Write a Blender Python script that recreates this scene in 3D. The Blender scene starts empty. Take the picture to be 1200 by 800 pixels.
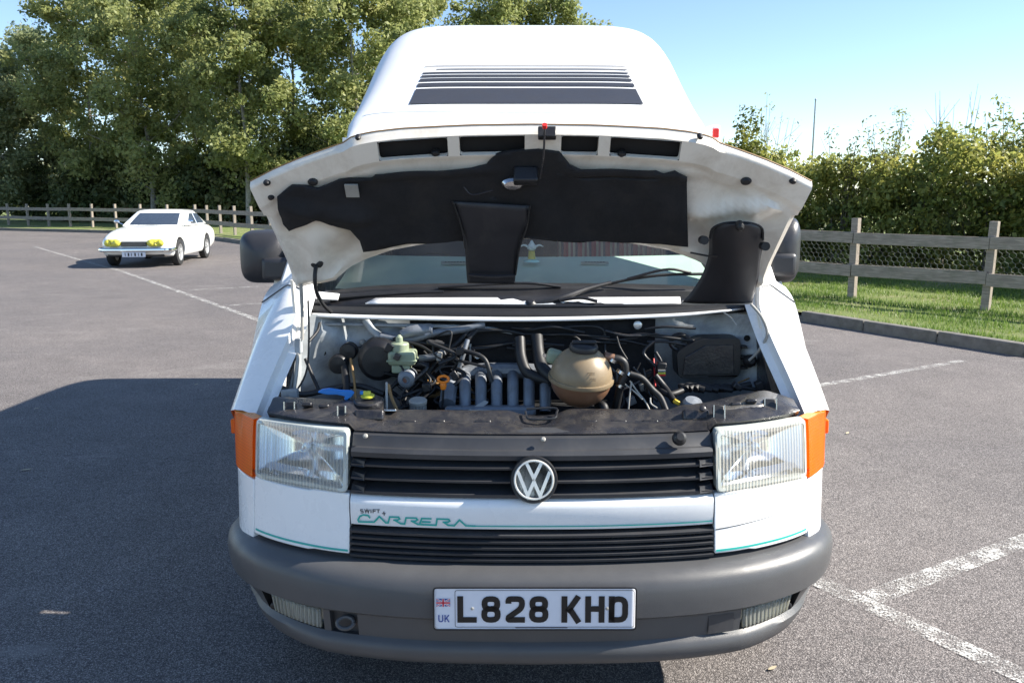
import bpy, bmesh, math, random
import numpy as np
from mathutils import Vector, Matrix
from mathutils.geometry import tessellate_polygon
R = math.radians
S = bpy.context.scene
COL = S.collection
rnd = random.Random(7)

# ------------------------------------------------------------------ camera
F, CX, CY, H, PITCH = 969.0, 604.0, 400.0, 1.53, R(9.84)
cam = bpy.data.cameras.new('camera')
cam.sensor_width = 36; cam.lens = F / 1200 * 36
cam.shift_x = -4 / 1200
cam.clip_start = .05; cam.clip_end = 3000
camo = bpy.data.objects.new('camera', cam); COL.objects.link(camo)
camo.location = (0, 0, H); camo.rotation_euler = (R(90) - PITCH, 0, 0)
S.camera = camo

# ------------------------------------------------------------------ sky, sun, exposure
SUN_EL, SUN_ROT = R(37.5), R(88)
w = bpy.data.worlds.new('World'); S.world = w; w.use_nodes = True
wn = w.node_tree.nodes
sky = wn.new('ShaderNodeTexSky'); sky.sky_type = 'NISHITA'; sky.sun_disc = False
sky.sun_elevation = SUN_EL; sky.sun_rotation = SUN_ROT
sky.air_density = 1.0; sky.dust_density = 0; sky.ozone_density = 2.0; sky.altitude = 1500
w.node_tree.links.new(sky.outputs[0], wn['Background'].inputs[0])
wn['Background'].inputs[1].default_value = .10
sl = bpy.data.lights.new('sun', 'SUN'); sl.energy = 5.0; sl.angle = R(.5); sl.color = (1, .94, .84)
so = bpy.data.objects.new('sun', sl); COL.objects.link(so)
sd = Vector((math.sin(SUN_ROT) * math.cos(SUN_EL), math.cos(SUN_ROT) * math.cos(SUN_EL), math.sin(SUN_EL)))
so.rotation_euler = sd.to_track_quat('Z', 'Y').to_euler(); so.location = (20, 5, 20)
S.view_settings.view_transform = 'Standard'; S.view_settings.look = 'None'
S.view_settings.exposure = 1.2; S.view_settings.gamma = 1; S.view_settings.use_curve_mapping = False
S.cycles.max_bounces = 7; S.cycles.diffuse_bounces = 4; S.cycles.transparent_max_bounces = 12
S.cycles.sample_clamp_indirect = 6; S.cycles.caustics_reflective = False; S.cycles.caustics_refractive = False

# ------------------------------------------------------------------ materials
def _mat(name):
    m = bpy.data.materials.new(name); m.use_nodes = True
    nt = m.node_tree; p = nt.nodes['Principled BSDF']
    return m, nt, nt.nodes, nt.links, p
def coords(N, L, scale=(1, 1, 1), kind='Object'):
    t = N.new('ShaderNodeTexCoord'); mp = N.new('ShaderNodeMapping'); mp.inputs['Scale'].default_value = scale
    L.new(t.outputs[kind], mp.inputs[0]); return mp.outputs[0]
def noise(N, L, v, sc, det=4, rough=.6, dist=0):
    n = N.new('ShaderNodeTexNoise'); n.inputs['Scale'].default_value = sc; n.inputs['Detail'].default_value = det
    n.inputs['Roughness'].default_value = rough; n.inputs['Distortion'].default_value = dist
    L.new(v, n.inputs['Vector']); return n.outputs['Fac']
def ramp(N, L, f, stops, interp='LINEAR'):
    r = N.new('ShaderNodeValToRGB'); r.color_ramp.interpolation = interp
    e = r.color_ramp.elements
    while len(e) < len(stops): e.new(.5)
    for q, (p, c) in zip(e, stops):
        q.position = p; q.color = (*c, 1) if len(c) == 3 else c
    L.new(f, r.inputs[0]); return r.outputs[0]
def mix(N, L, f, a, b, mode='MIX'):
    m = N.new('ShaderNodeMix'); m.data_type = 'RGBA'; m.blend_type = mode
    for s, v in ((0, f), (6, a), (7, b)):
        if hasattr(v, 'is_linked'): L.new(v, m.inputs[s])
        else: m.inputs[s].default_value = v if s == 0 else (*v, 1)
    return m.outputs[2]
def bump(N, L, p, h, st, dist=.01):
    b = N.new('ShaderNodeBump'); b.inputs['Strength'].default_value = st; b.inputs['Distance'].default_value = dist
    L.new(h, b.inputs['Height']); L.new(b.outputs[0], p.inputs['Normal'])
def plain(name, col, rough=.5, metal=0, coat=0, var=.12, dirt=None, dirt_amt=.5, dirt_scale=6, bmp=0, bscale=200, spec=.5, sss=0):
    """Principled paint / plastic / metal with uneven tone, uneven gloss and optional grime."""
    m, nt, N, L, p = _mat(name)
    v = coords(N, L)
    n1 = noise(N, L, v, 9, 5)
    base = ramp(N, L, n1, [(.3, [c * (1 - var) for c in col]), (.7, [min(1, c * (1 + var)) for c in col])])
    if dirt:
        n2 = noise(N, L, v, dirt_scale, 8, .7, .6)
        f = ramp(N, L, n2, [(.62 - .3 * dirt_amt, (0, 0, 0)), (.75, (dirt_amt,) * 3)])
        base = mix(N, L, f, base, dirt)
    L.new(base, p.inputs['Base Color'])
    r = noise(N, L, v, 14, 5)
    L.new(ramp(N, L, r, [(.3, (max(0, rough - .07),) * 3), (.7, (min(1, rough + .07),) * 3)]), p.inputs['Roughness'])
    p.inputs['Metallic'].default_value = metal
    p.inputs['Coat Weight'].default_value = coat; p.inputs['Coat Roughness'].default_value = .06
    p.inputs['Specular IOR Level'].default_value = spec
    if sss:
        p.inputs['Subsurface Weight'].default_value = sss; p.inputs['Subsurface Radius'].default_value = (.02, .015, .01)
        p.inputs['Subsurface Scale'].default_value = .5
    if bmp: bump(N, L, p, noise(N, L, v, bscale, 3), bmp, .002)
    return m
def flat(name, col, rough=.5, metal=0): return plain(name, col, rough, metal, var=.05)
def thin_glass(name, tint=(.93, .97, .95), refl=1.0, dust=.03):
    """A pane: clear through, Fresnel gloss on top, a little dust."""
    m, nt, N, L, p = _mat(name)
    N.remove(p); out = N['Material Output']
    tr = N.new('ShaderNodeBsdfTransparent'); tr.inputs[0].default_value = (*tint, 1)
    gl = N.new('ShaderNodeBsdfGlossy'); gl.inputs['Roughness'].default_value = .02
    df = N.new('ShaderNodeBsdfDiffuse'); df.inputs[0].default_value = (.6, .6, .57, 1)
    fr = N.new('ShaderNodeFresnel'); fr.inputs[0].default_value = 1.5
    mu = N.new('ShaderNodeMath'); mu.operation = 'MULTIPLY'; mu.inputs[1].default_value = refl
    L.new(fr.outputs[0], mu.inputs[0])
    a = N.new('ShaderNodeMixShader'); L.new(mu.outputs[0], a.inputs[0]); L.new(tr.outputs[0], a.inputs[1]); L.new(gl.outputs[0], a.inputs[2])
    v = coords(N, L); n2 = ramp(N, L, noise(N, L, v, 5, 6), [(.3, (dust * .4,) * 3), (.8, (dust * 1.6,) * 3)])
    b = N.new('ShaderNodeMixShader'); L.new(n2, b.inputs[0]); L.new(a.outputs[0], b.inputs[1]); L.new(df.outputs[0], b.inputs[2])
    L.new(b.outputs[0], out.inputs[0]); return m
def fluted(name, col, trans, rough, sc, axis='X', base_mix=.25, strength=.6):
    """Moulded lamp lens: vertical flutes, partly see-through plastic or glass."""
    m, nt, N, L, p = _mat(name)
    out = N['Material Output']
    v = coords(N, L)
    wv = N.new('ShaderNodeTexWave'); wv.bands_direction = axis; wv.inputs['Scale'].default_value = sc
    wv.inputs['Distortion'].default_value = .0
    L.new(v, wv.inputs[0])
    p.inputs['Base Color'].default_value = (*col, 1); p.inputs['Roughness'].default_value = rough
    b = N.new('ShaderNodeBump'); b.inputs['Strength'].default_value = strength; b.inputs['Distance'].default_value = .003
    L.new(wv.outputs['Fac'], b.inputs['Height']); L.new(b.outputs[0], p.inputs['Normal'])
    p.inputs['Subsurface Weight'].default_value = 0
    tr = N.new('ShaderNodeBsdfTransparent'); tr.inputs[0].default_value = (*trans, 1)
    tl = N.new('ShaderNodeBsdfTranslucent'); tl.inputs[0].default_value = (*col, 1)
    ms = N.new('ShaderNodeMixShader'); L.new(p.outputs[0], ms.inputs[1]); L.new(tl.outputs[0], ms.inputs[2]); ms.inputs[0].default_value = .35
    f = ramp(N, L, wv.outputs['Fac'], [(0, (max(0, base_mix - .12),) * 3), (1, (min(1, base_mix + .18),) * 3)])
    mm = N.new('ShaderNodeMixShader'); L.new(f, mm.inputs[0]); L.new(tr.outputs[0], mm.inputs[1]); L.new(ms.outputs[0], mm.inputs[2])
    L.new(mm.outputs[0], out.inputs[0]); return m
def stripes(name, cols, sc, axis='X', rough=.9):
    m, nt, N, L, p = _mat(name)
    v = coords(N, L)
    wv = N.new('ShaderNodeTexWave'); wv.bands_direction = axis; wv.wave_profile = 'SAW'; wv.inputs['Scale'].default_value = sc
    L.new(v, wv.inputs[0])
    st = [(i / len(cols), c) for i, c in enumerate(cols)]
    c = ramp(N, L, wv.outputs['Fac'], st, 'CONSTANT')
    n = noise(N, L, v, 60, 4)
    c = mix(N, L, .35, c, ramp(N, L, n, [(.3, (.2, .2, .2)), (.7, (.9, .9, .9))]), 'MULTIPLY')
    L.new(c, p.inputs['Base Color']); p.inputs['Roughness'].default_value = rough; return m
def leafmat(name, dark, light, warm, trans=.55):
    m, nt, N, L, p = _mat(name); out = N['Material Output']
    at_ = N.new('ShaderNodeAttribute'); at_.attribute_name = 'tone'
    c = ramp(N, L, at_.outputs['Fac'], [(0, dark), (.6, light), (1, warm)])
    v = coords(N, L, kind='Generated')
    c = mix(N, L, ramp(N, L, noise(N, L, v, 7, 3), [(.35, (0, 0, 0)), (.7, (.5, .5, .5))]), c, warm)
    L.new(c, p.inputs['Base Color']); p.inputs['Roughness'].default_value = .5; p.inputs['Specular IOR Level'].default_value = .35
    tl = N.new('ShaderNodeBsdfTranslucent'); L.new(c, tl.inputs[0])
    ms = N.new('ShaderNodeMixShader'); ms.inputs[0].default_value = trans
    L.new(p.outputs[0], ms.inputs[1]); L.new(tl.outputs[0], ms.inputs[2]); L.new(ms.outputs[0], out.inputs[0]); return m

M = {}
M['white'] = plain('white_paint', (.86, .86, .85), .28, coat=.4, var=.02, dirt=(.62, .59, .54), dirt_amt=.10, dirt_scale=2.5)
M['gelcoat'] = plain('white_gelcoat', (.82, .82, .81), .35, coat=.2, var=.02)
M['inner_white'] = plain('underside_paint', (.86, .80, .70), .35, coat=.3, var=.04, dirt=(.40, .31, .21), dirt_amt=.5, dirt_scale=6)
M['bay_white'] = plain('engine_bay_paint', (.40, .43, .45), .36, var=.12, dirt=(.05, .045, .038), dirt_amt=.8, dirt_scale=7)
M['bumper'] = plain('grey_bumper_plastic', (.078, .078, .080), .38, var=.06, dirt=(.098, .097, .096), dirt_amt=.3, dirt_scale=4, bmp=.25, bscale=700)
M['black'] = plain('black_plastic', (.014, .014, .016), .42, var=.25, dirt=(.06, .052, .045), dirt_amt=.25, dirt_scale=14)
M['dusty'] = plain('dusty_black_steel', (.020, .020, .024), .3, var=.3, dirt=(.10, .088, .072), dirt_amt=.6, dirt_scale=26, bmp=.5, bscale=120)
M['grille'] = plain('grille_plastic', (.045, .046, .05), .42, var=.15, dirt=(.11, .10, .09), dirt_amt=.3, dirt_scale=9)
M['pad'] = plain('insulation_pad', (.010, .010, .012), .85, var=.35, dirt=(.035, .03, .026), dirt_amt=.4, dirt_scale=8, bmp=.5, bscale=120)
M['duct'] = plain('duct_plastic', (.02, .02, .024), .5, var=.12, dirt=(.12, .11, .10), dirt_amt=.2, dirt_scale=5)
M['rubber'] = plain('black_rubber', (.012, .012, .013), .55, var=.2, dirt=(.045, .042, .038), dirt_amt=.25)
M['dark'] = plain('dark_cavity', (.006, .006, .007), .8, var=.3)
M['mirror_plastic'] = plain('mirror_plastic', (.036, .036, .04), .38, var=.08, bmp=.2, bscale=600)
M['alu'] = plain('cast_aluminium', (.22, .24, .27), .55, .4, var=.2, dirt=(.09, .08, .07), dirt_amt=.5, dirt_scale=16, bmp=.3, bscale=150)
M['steel'] = plain('bright_steel', (.6, .6, .6), .25, 1, var=.1)
M['worn_steel'] = plain('worn_painted_steel', (.30, .285, .26), .28, .7, var=.2, dirt=(.06, .05, .04), dirt_amt=.6, dirt_scale=25)
M['chrome'] = plain('chrome', (.85, .86, .88), .06, 1, var=.02)
M['reflector'] = plain('lamp_reflector', (.93, .94, .96), .12, 1, var=.02)
M['silver'] = plain('badge_silver', (.78, .77, .74), .3, .5, var=.05)
M['lens'] = fluted('headlamp_lens', (.82, .78, .68), (.95, .97, .98), .1, 31, 'X', .40, .8)
M['lensrim'] = plain('lens_rim_plastic', (.50, .53, .50), .2, var=.1, dirt=(.34, .31, .2), dirt_amt=.45, dirt_scale=12)
M['foglens'] = fluted('fog_lens', (.6, .6, .55), (.8, .8, .75), .2, 26, 'X', .55, .8)
M['amber'] = fluted('amber_lens', (.97, .26, .02), (.98, .36, .04), .2, 75, 'Z', .72, .2)
M['amberback'] = plain('amber_backing', (.95, .30, .03), .3, var=.05)
M['teal'] = flat('teal_vinyl', (.02, .40, .34), .4)
M['ink'] = flat('black_print', (.008, .008, .009), .35)
M['stripe'] = flat('charcoal_vinyl', (.045, .045, .05), .35)
M['plate'] = flat('plate_reflective', (.72, .74, .80), .35)
M['plate_blue'] = flat('plate_blue', (.03, .07, .30), .4)
M['plate_red'] = flat('plate_red', (.62, .03, .05), .4)
M['tank_hi'] = plain('tank_plastic', (.27, .205, .125), .42, var=.12, sss=.1, dirt=(.22, .15, .085), dirt_amt=.6, dirt_scale=14)
M['tank_lo'] = plain('tank_plastic_filled', (.21, .11, .065), .38, var=.12, sss=.1, dirt=(.17, .08, .045), dirt_amt=.6, dirt_scale=14)
M['res'] = plain('reservoir_plastic', (.30, .35, .24), .4, var=.1, sss=.1, dirt=(.2, .19, .13), dirt_amt=.35, dirt_scale=30)
M['orange'] = flat('orange_plastic', (.85, .22, .01), .4)
M['blue'] = flat('blue_plastic', (.015, .20, .60), .35)
M['yellow'] = flat('yellow_green_plastic', (.55, .56, .06), .4)
M['greycap'] = plain('grey_cap', (.34, .33, .30), .55, var=.15, dirt=(.12, .11, .10), dirt_amt=.4, dirt_scale=40)
M['wire_white'] = flat('pale_wire', (.40, .385, .35), .5)
M['wire_brown'] = flat('brown_wire', (.30, .17, .06), .5)
M['red'] = flat('red_plastic', (.70, .03, .025), .4)
M['dash'] = plain('dashboard_vinyl', (.55, .66, .60), .6, var=.04, bmp=.3, bscale=400)
M['interior'] = plain('dark_interior', (.03, .035, .05), .8, var=.2)
M['fabric'] = stripes('striped_seat_fabric', [(.34, .06, .07), (.42, .36, .30), (.25, .10, .12), (.48, .42, .36), (.09, .08, .12), (.40, .12, .12)], 4.5)
M['glass'] = thin_glass('windscreen_glass', (.86, .94, .91), 1.0, .035)
M['darkglass'] = plain('dark_window_glass', (.045, .06, .085), .04, var=.1, spec=.8)
M['tyre'] = plain('tyre_rubber', (.02, .02, .02), .75, var=.2)
M['wheel'] = plain('wheel_steel', (.40, .40, .40), .4, .5, var=.1)
M['carwhite'] = plain('cream_white_paint', (.86, .86, .82), .2, coat=.6, var=.02)
M['yellowlamp'] = plain('yellow_lamp_cover', (.66, .61, .07), .15, var=.06, coat=.5)
M['bark'] = plain('bark', (.28, .26, .23), .9, var=.3, dirt=(.32, .31, .28), dirt_amt=.5, dirt_scale=3, bmp=.6, bscale=20)
M['twig'] = plain('twig_bark', (.13, .115, .10), .9, var=.25)
M['leaf_pop'] = leafmat('poplar_leaves', (.15, .19, .075), (.30, .35, .125), (.47, .46, .19))
M['leaf_wil'] = leafmat('willow_leaves', (.17, .22, .12), (.33, .38, .19), (.50, .50, .28))
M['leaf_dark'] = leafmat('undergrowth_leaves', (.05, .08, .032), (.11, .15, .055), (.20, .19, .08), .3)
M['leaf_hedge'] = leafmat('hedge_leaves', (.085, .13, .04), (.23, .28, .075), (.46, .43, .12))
M['leaf_gold'] = leafmat('yellowing_leaves', (.07, .10, .02), (.15, .18, .035), (.26, .24, .05))
M['brick'] = plain('pale_render', (.5, .48, .44), .9)
M['roof'] = plain('grey_roof', (.38, .40, .42), .7)
M['galv'] = plain('galvanised_pole', (.42, .43, .44), .5, .6)
M['wire'] = plain('galvanised_wire', (.34, .36, .34), .45, .7)

def wood(name, a, b):
    m, nt, N, L, p = _mat(name)
    v = coords(N, L, (3, 40, 40)); n = noise(N, L, v, 2.2, 7, .65, .4)
    c = ramp(N, L, n, [(.3, a), (.7, b)])
    v2 = coords(N, L); n2 = noise(N, L, v2, 5, 6)
    c = mix(N, L, ramp(N, L, n2, [(.5, (0, 0, 0)), (.75, (.5, .5, .5))]), c, (.10, .12, .07))
    L.new(c, p.inputs['Base Color']); p.inputs['Roughness'].default_value = .85; bump(N, L, p, n, .5, .004); return m
M['wood'] = wood('weathered_timber', (.19, .158, .13), (.40, .34, .285))

def asphalt():
    m, nt, N, L, p = _mat('asphalt')
    v = coords(N, L)
    vo = N.new('ShaderNodeTexVoronoi'); vo.inputs['Scale'].default_value = 215; vo.inputs['Randomness'].default_value = 1
    L.new(v, vo.inputs['Vector'])
    sep = N.new('ShaderNodeSeparateColor'); L.new(vo.outputs['Color'], sep.inputs[0])
    grain = ramp(N, L, sep.outputs[0], [(0, (.14, .127, .121)), (.45, (.255, .231, .217)), (.8, (.35, .318, .30)), (.97, (.46, .427, .40)), (1, (.55, .52, .49))])
    gap = ramp(N, L, vo.outputs['Distance'], [(.25, (1, 1, 1)), (.62, (.35, .35, .36))])
    c = mix(N, L, 1, grain, gap, 'MULTIPLY')
    big = ramp(N, L, noise(N, L, v, .35, 6, .6, .5), [(.3, (.82, .82, .84)), (.7, (1.16, 1.13, 1.11))])
    c = mix(N, L, 1, c, big, 'MULTIPLY')
    mid = ramp(N, L, noise(N, L, v, 2.6, 6, .7), [(.3, (.86, .86, .86)), (.7, (1.12, 1.12, 1.12))])
    c = mix(N, L, 1, c, mid, 'MULTIPLY')
    n5 = noise(N, L, v, 1.1, 4, .6, 1.2)
    st = ramp(N, L, n5, [(.66, (0, 0, 0)), (.74, (.55, .55, .55))])
    c = mix(N, L, st, c, (.10, .095, .09))
    n6 = noise(N, L, coords(N, L, (.5, 1.6, 1)), .8, 5, .7, 2)
    c = mix(N, L, ramp(N, L, n6, [(.60, (0, 0, 0)), (.70, (.35, .35, .35))]), c, (.30, .28, .265))
    L.new(c, p.inputs['Base Color']); p.inputs['Roughness'].default_value = .78; p.inputs['Specular IOR Level'].default_value = .35
    hn = mix(N, L, .4, vo.outputs['Distance'], noise(N, L, v, 300, 2))
    bump(N, L, p, hn, .9, .004); return m
M['asphalt'] = asphalt()
def linepaint():
    m, nt, N, L, p = _mat('worn_line_paint'); out = N['Material Output']
    v = coords(N, L)
    p.inputs['Roughness'].default_value = .7
    L.new(ramp(N, L, noise(N, L, v, 6, 5), [(.3, (.50, .49, .46)), (.7, (.66, .65, .62))]), p.inputs['Base Color'])
    vo = N.new('ShaderNodeTexVoronoi'); vo.inputs['Scale'].default_value = 120; L.new(v, vo.inputs['Vector'])
    n = noise(N, L, v, 9, 8, .75)
    mm = N.new('ShaderNodeMath'); mm.operation = 'MULTIPLY_ADD'; mm.inputs[1].default_value = .38
    L.new(vo.outputs['Distance'], mm.inputs[0]); L.new(n, mm.inputs[2])
    f = ramp(N, L, mm.outputs[0], [(.55, (.95, .95, .95)), (.72, (.05, .05, .05))])
    tr = N.new('ShaderNodeBsdfTransparent'); ms = N.new('ShaderNodeMixShader')
    L.new(f, ms.inputs[0]); L.new(tr.outputs[0], ms.inputs[1]); L.new(p.outputs[0], ms.inputs[2]); L.new(ms.outputs[0], out.inputs[0]); return m
M['paint'] = linepaint()
def turf(name, g1, g2, dry):
    m, nt, N, L, p = _mat(name)
    v = coords(N, L)
    c = ramp(N, L, noise(N, L, v, 30, 6, .7), [(.3, g1), (.7, g2)])
    c = mix(N, L, ramp(N, L, noise(N, L, v, .9, 6, .7), [(.52, (0, 0, 0)), (.68, (.9, .9, .9))]), c, dry)
    L.new(c, p.inputs['Base Color']); p.inputs['Roughness'].default_value = .95
    bump(N, L, p, noise(N, L, v, 60, 4), .8, .03); return m
M['turf'] = turf('turf', (.10, .14, .03), (.19, .235, .06), (.33, .27, .18))
M['field'] = turf('meadow', (.055, .10, .022), (.12, .18, .045), (.17, .18, .07))
def bladesmat():
    m, nt, N, L, p = _mat('grass_blades'); out = N['Material Output']
    a = N.new('ShaderNodeAttribute'); a.attribute_name = 'tone'
    c = ramp(N, L, a.outputs['Fac'], [(0, (.09, .16, .025)), (.6, (.19, .29, .055)), (.85, (.30, .34, .09)), (1, (.46, .39, .21))])
    L.new(c, p.inputs['Base Color']); p.inputs['Roughness'].default_value = .5
    tl = N.new('ShaderNodeBsdfTranslucent'); L.new(c, tl.inputs[0])
    ms = N.new('ShaderNodeMixShader'); ms.inputs[0].default_value = .4
    L.new(p.outputs[0], ms.inputs[1]); L.new(tl.outputs[0], ms.inputs[2]); L.new(ms.outputs[0], out.inputs[0]); return m
M['blades'] = bladesmat()
M['concrete'] = plain('kerb_concrete', (.17, .158, .142), .9, var=.25, dirt=(.07, .072, .045), dirt_amt=.6, dirt_scale=5, bmp=.6, bscale=70)
M['deadleaf'] = flat('dry_leaf', (.45, .38, .26), .8)

# ------------------------------------------------------------------ mesh helpers
def tag(o, label=None, cat=None, group=None, kind=None):
    for k, v in (('label', label), ('category', cat), ('group', group), ('kind', kind)):
        if v: o[k] = v
    return o
def empty(name, loc=(0, 0, 0), rz=0):
    o = bpy.data.objects.new(name, None); COL.objects.link(o)
    o.location = loc; o.rotation_euler = (0, 0, rz); o.empty_display_size = .2; return o
def catmull(pts, n):
    """Smooth curve through points, n samples, even in parameter."""
    P = [Vector(p) for p in pts]; P = [P[0] * 2 - P[1]] + P + [P[-1] * 2 - P[-2]]
    out = []; k = len(P) - 3
    for i in range(n):
        t = i / (n - 1) * k; j = min(int(t), k - 1); u = t - j
        a, b, c, d = P[j:j + 4]
        out.append(.5 * ((2 * b) + (c - a) * u + (2 * a - 5 * b + 4 * c - d) * u * u + (3 * b - a - 3 * c + d) * u ** 3))
    return out
def interp(x, tab):
    if x <= tab[0][0]: return tab[0][1]
    for (a, b), (c, d) in zip(tab, tab[1:]):
        if x <= c: return b + (d - b) * (x - a) / (c - a)
    return tab[-1][1]
class MB:
    def __init__(s): s.v = []; s.f = []
    def add(s, v, f):
        o = len(s.v); s.v += [tuple(p) for p in v]; s.f += [tuple(i + o for i in q) for q in f]; return s
    def box(s, c, d, rot=None):
        a, b, e = d[0] / 2, d[1] / 2, d[2] / 2
        V = [Vector((x, y, z)) for x in (-a, a) for y in (-b, b) for z in (-e, e)]
        if rot is not None: V = [rot @ p for p in V]
        c = Vector(c)
        return s.add([p + c for p in V], [(0, 1, 3, 2), (4, 6, 7, 5), (0, 4, 5, 1), (2, 3, 7, 6), (0, 2, 6, 4), (1, 5, 7, 3)])
    def grid(s, rows, closed=False, skip=None):
        n = len(rows[0]); o = len(s.v)
        for r in rows: s.v += [tuple(p) for p in r]
        for i in range(len(rows) - 1):
            for j in range(n if closed else n - 1):
                if skip and skip(i, j): continue
                k = (j + 1) % n
                s.f.append((o + i * n + j, o + i * n + k, o + (i + 1) * n + k, o + (i + 1) * n + j))
        return s
    def tube(s, pts, r, n=8, smooth=0, caps=True):
        P = [Vector(p) for p in pts]
        if smooth: P = catmull(P, smooth)
        rr = r if isinstance(r, (list, tuple)) else [r] * len(P)
        if len(rr) != len(P): rr = [interp(i / (len(P) - 1), [(k / (len(rr) - 1), q) for k, q in enumerate(rr)]) for i in range(len(P))]
        up = Vector((0, 0, 1)); rows = []; N_ = None
        for i, p in enumerate(P):
            t = (P[min(i + 1, len(P) - 1)] - P[max(i - 1, 0)]).normalized()
            if N_ is None: N_ = t.orthogonal().normalized()
            else: N_ = (N_ - t * N_.dot(t)).normalized()
            B = t.cross(N_)
            rows.append([p + (N_ * math.cos(a) + B * math.sin(a)) * rr[i] for a in [2 * math.pi * k / n for k in range(n)]])
        o = len(s.v); s.grid(rows, True)
        if caps:
            s.f.append(tuple(o + k for k in range(n))[::-1]); e = len(s.v) - n; s.f.append(tuple(e + k for k in range(n)))
        return s
    def lathe(s, prof, c, axis=(0, 0, 1), n=24, sx=1, sy=1, cap=True):
        q = Vector((0, 0, 1)).rotation_difference(Vector(axis).normalized()); c = Vector(c)
        rows = [[c + q @ Vector((r * sx * math.cos(2 * math.pi * k / n), r * sy * math.sin(2 * math.pi * k / n), h)) for k in range(n)] for r, h in prof]
        o = len(s.v); s.grid(rows, True)
        if cap and prof[0][0] > 1e-5: s.f.append(tuple(o + k for k in range(n))[::-1])
        if cap and prof[-1][0] > 1e-5: e = len(s.v) - n; s.f.append(tuple(e + k for k in range(n)))
        return s
    def prism(s, poly, vec):
        """Planar polygon (3-D points) pushed along vec."""
        P = [Vector(p) for p in poly]; vec = Vector(vec); n = len(P)
        tri = tessellate_polygon([P])
        o = len(s.v); s.v += [tuple(p) for p in P] + [tuple(p + vec) for p in P]
        for t in tri: s.f.append(tuple(o + i for i in t)); s.f.append(tuple(o + n + i for i in t[::-1]))
        for i in range(n): k = (i + 1) % n; s.f.append((o + i, o + k, o + n + k, o + n + i))
        return s
    def build(s, name, mat, parent=None, smooth=35, bevel=0, seg=2, solid=0, recalc=True, off=-1, sub=0):
        me = bpy.data.meshes.new(name); me.from_pydata(s.v, [], s.f)
        if recalc or smooth:
            bm = bmesh.new(); bm.from_mesh(me)
            if recalc == 'weld': bmesh.ops.remove_doubles(bm, verts=bm.verts, dist=1e-5)
            if recalc: bmesh.ops.recalc_face_normals(bm, faces=bm.faces)
            bm.to_mesh(me); bm.free()
        me.materials.append(M[mat] if isinstance(mat, str) else mat)
        if smooth:
            me.polygons.foreach_set('use_smooth', [True] * len(me.polygons)); me.set_sharp_from_angle(angle=R(smooth))
        o = bpy.data.objects.new(name, me); COL.objects.link(o)
        if parent: o.parent = parent
        if solid:
            m = o.modifiers.new('solid', 'SOLIDIFY'); m.thickness = solid; m.offset = off; m.use_even_offset = False
        if bevel:
            m = o.modifiers.new('bevel', 'BEVEL'); m.width = bevel; m.segments = seg; m.limit_method = 'ANGLE'; m.angle_limit = R(40)
        if sub:
            m = o.modifiers.new('sub', 'SUBSURF'); m.levels = sub; m.render_levels = sub
        return o
def copy_tree(o, parent=None):
    c = o.copy(); COL.objects.link(c); c.parent = parent
    for ch in o.children: copy_tree(ch, c)
    return c
def drape(poly, cuts_a, cuts_b, fn):
    """2-D polygon, cut into strips so it can bend, laid on a surface fn(a,b)."""
    bm = bmesh.new(); vs = [bm.verts.new((a, b, 0)) for a, b in poly]
    P = [Vector((a, b, 0)) for a, b in poly]
    for t in tessellate_polygon([P]):
        try: bm.faces.new([vs[i] for i in t])
        except ValueError: pass
    for c in cuts_a:
        bmesh.ops.bisect_plane(bm, geom=bm.verts[:] + bm.edges[:] + bm.faces[:], plane_co=(c, 0, 0), plane_no=(1, 0, 0))
    for c in cuts_b:
        bmesh.ops.bisect_plane(bm, geom=bm.verts[:] + bm.edges[:] + bm.faces[:], plane_co=(0, c, 0), plane_no=(0, 1, 0))
    bm.verts.index_update()
    V = [fn(v.co.x, v.co.y) for v in bm.verts]; Fc = [tuple(v.index for v in f.verts) for f in bm.faces]
    bm.free(); return MB().add(V, Fc)
def lin(a, b, n): return [a + (b - a) * i / (n - 1) for i in range(n)]
def stroke2(pts, wd, closed=False):
    """Ribbon of constant width along a 2-D polyline, mitred; list of quads."""
    P = [Vector(p) for p in pts]; n = len(P); Lf = []; Rt = []
    for i in range(n):
        a = P[i - 1] if (i or closed) else None; b = P[(i + 1) % n] if (i < n - 1 or closed) else None
        d1 = (P[i] - a).normalized() if a is not None else None; d2 = (b - P[i]).normalized() if b is not None else None
        if d1 is None: d1 = d2
        if d2 is None: d2 = d1
        n1 = Vector((-d1.y, d1.x)); n2 = Vector((-d2.y, d2.x)); m = (n1 + n2)
        m = m.normalized() if m.length > 1e-6 else n1
        k = wd / 2 / max(.35, m.dot(n1)); Lf.append(P[i] + m * k); Rt.append(P[i] - m * k)
    q = []
    for i in range(n if closed else n - 1):
        k = (i + 1) % n; q.append((Lf[i], Lf[k], Rt[k], Rt[i]))
    return q
def rounded(pts, r, closed=False, seg=4):
    P = [Vector(p) for p in pts]; n = len(P); out = []
    for i in range(n):
        if not closed and i in (0, n - 1): out.append(P[i]); continue
        a, b, c = P[i - 1], P[i], P[(i + 1) % n]
        u, v = (a - b), (c - b); k = min(r, u.length * .49, v.length * .49); u.normalize(); v.normalize()
        p0, p1 = b + u * k, b + v * k
        for j in range(seg + 1):
            t = j / seg; out.append((1 - t) ** 2 * p0 + 2 * t * (1 - t) * b + t * t * p1)
    return out
def rrect(cx, cy, wd, ht, r, seg=4):
    a, b = wd / 2, ht / 2
    return rounded([(cx - a, cy - b), (cx + a, cy - b), (cx + a, cy + b), (cx - a, cy + b)], r, True, seg)
def ribbon(strokes, wd, fn, closed=False):
    mb = MB()
    for st in strokes:
        for q in stroke2(st, wd, closed): mb.add([fn(p.x, p.y) for p in q], [(0, 1, 2, 3)])
    return mb
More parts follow.
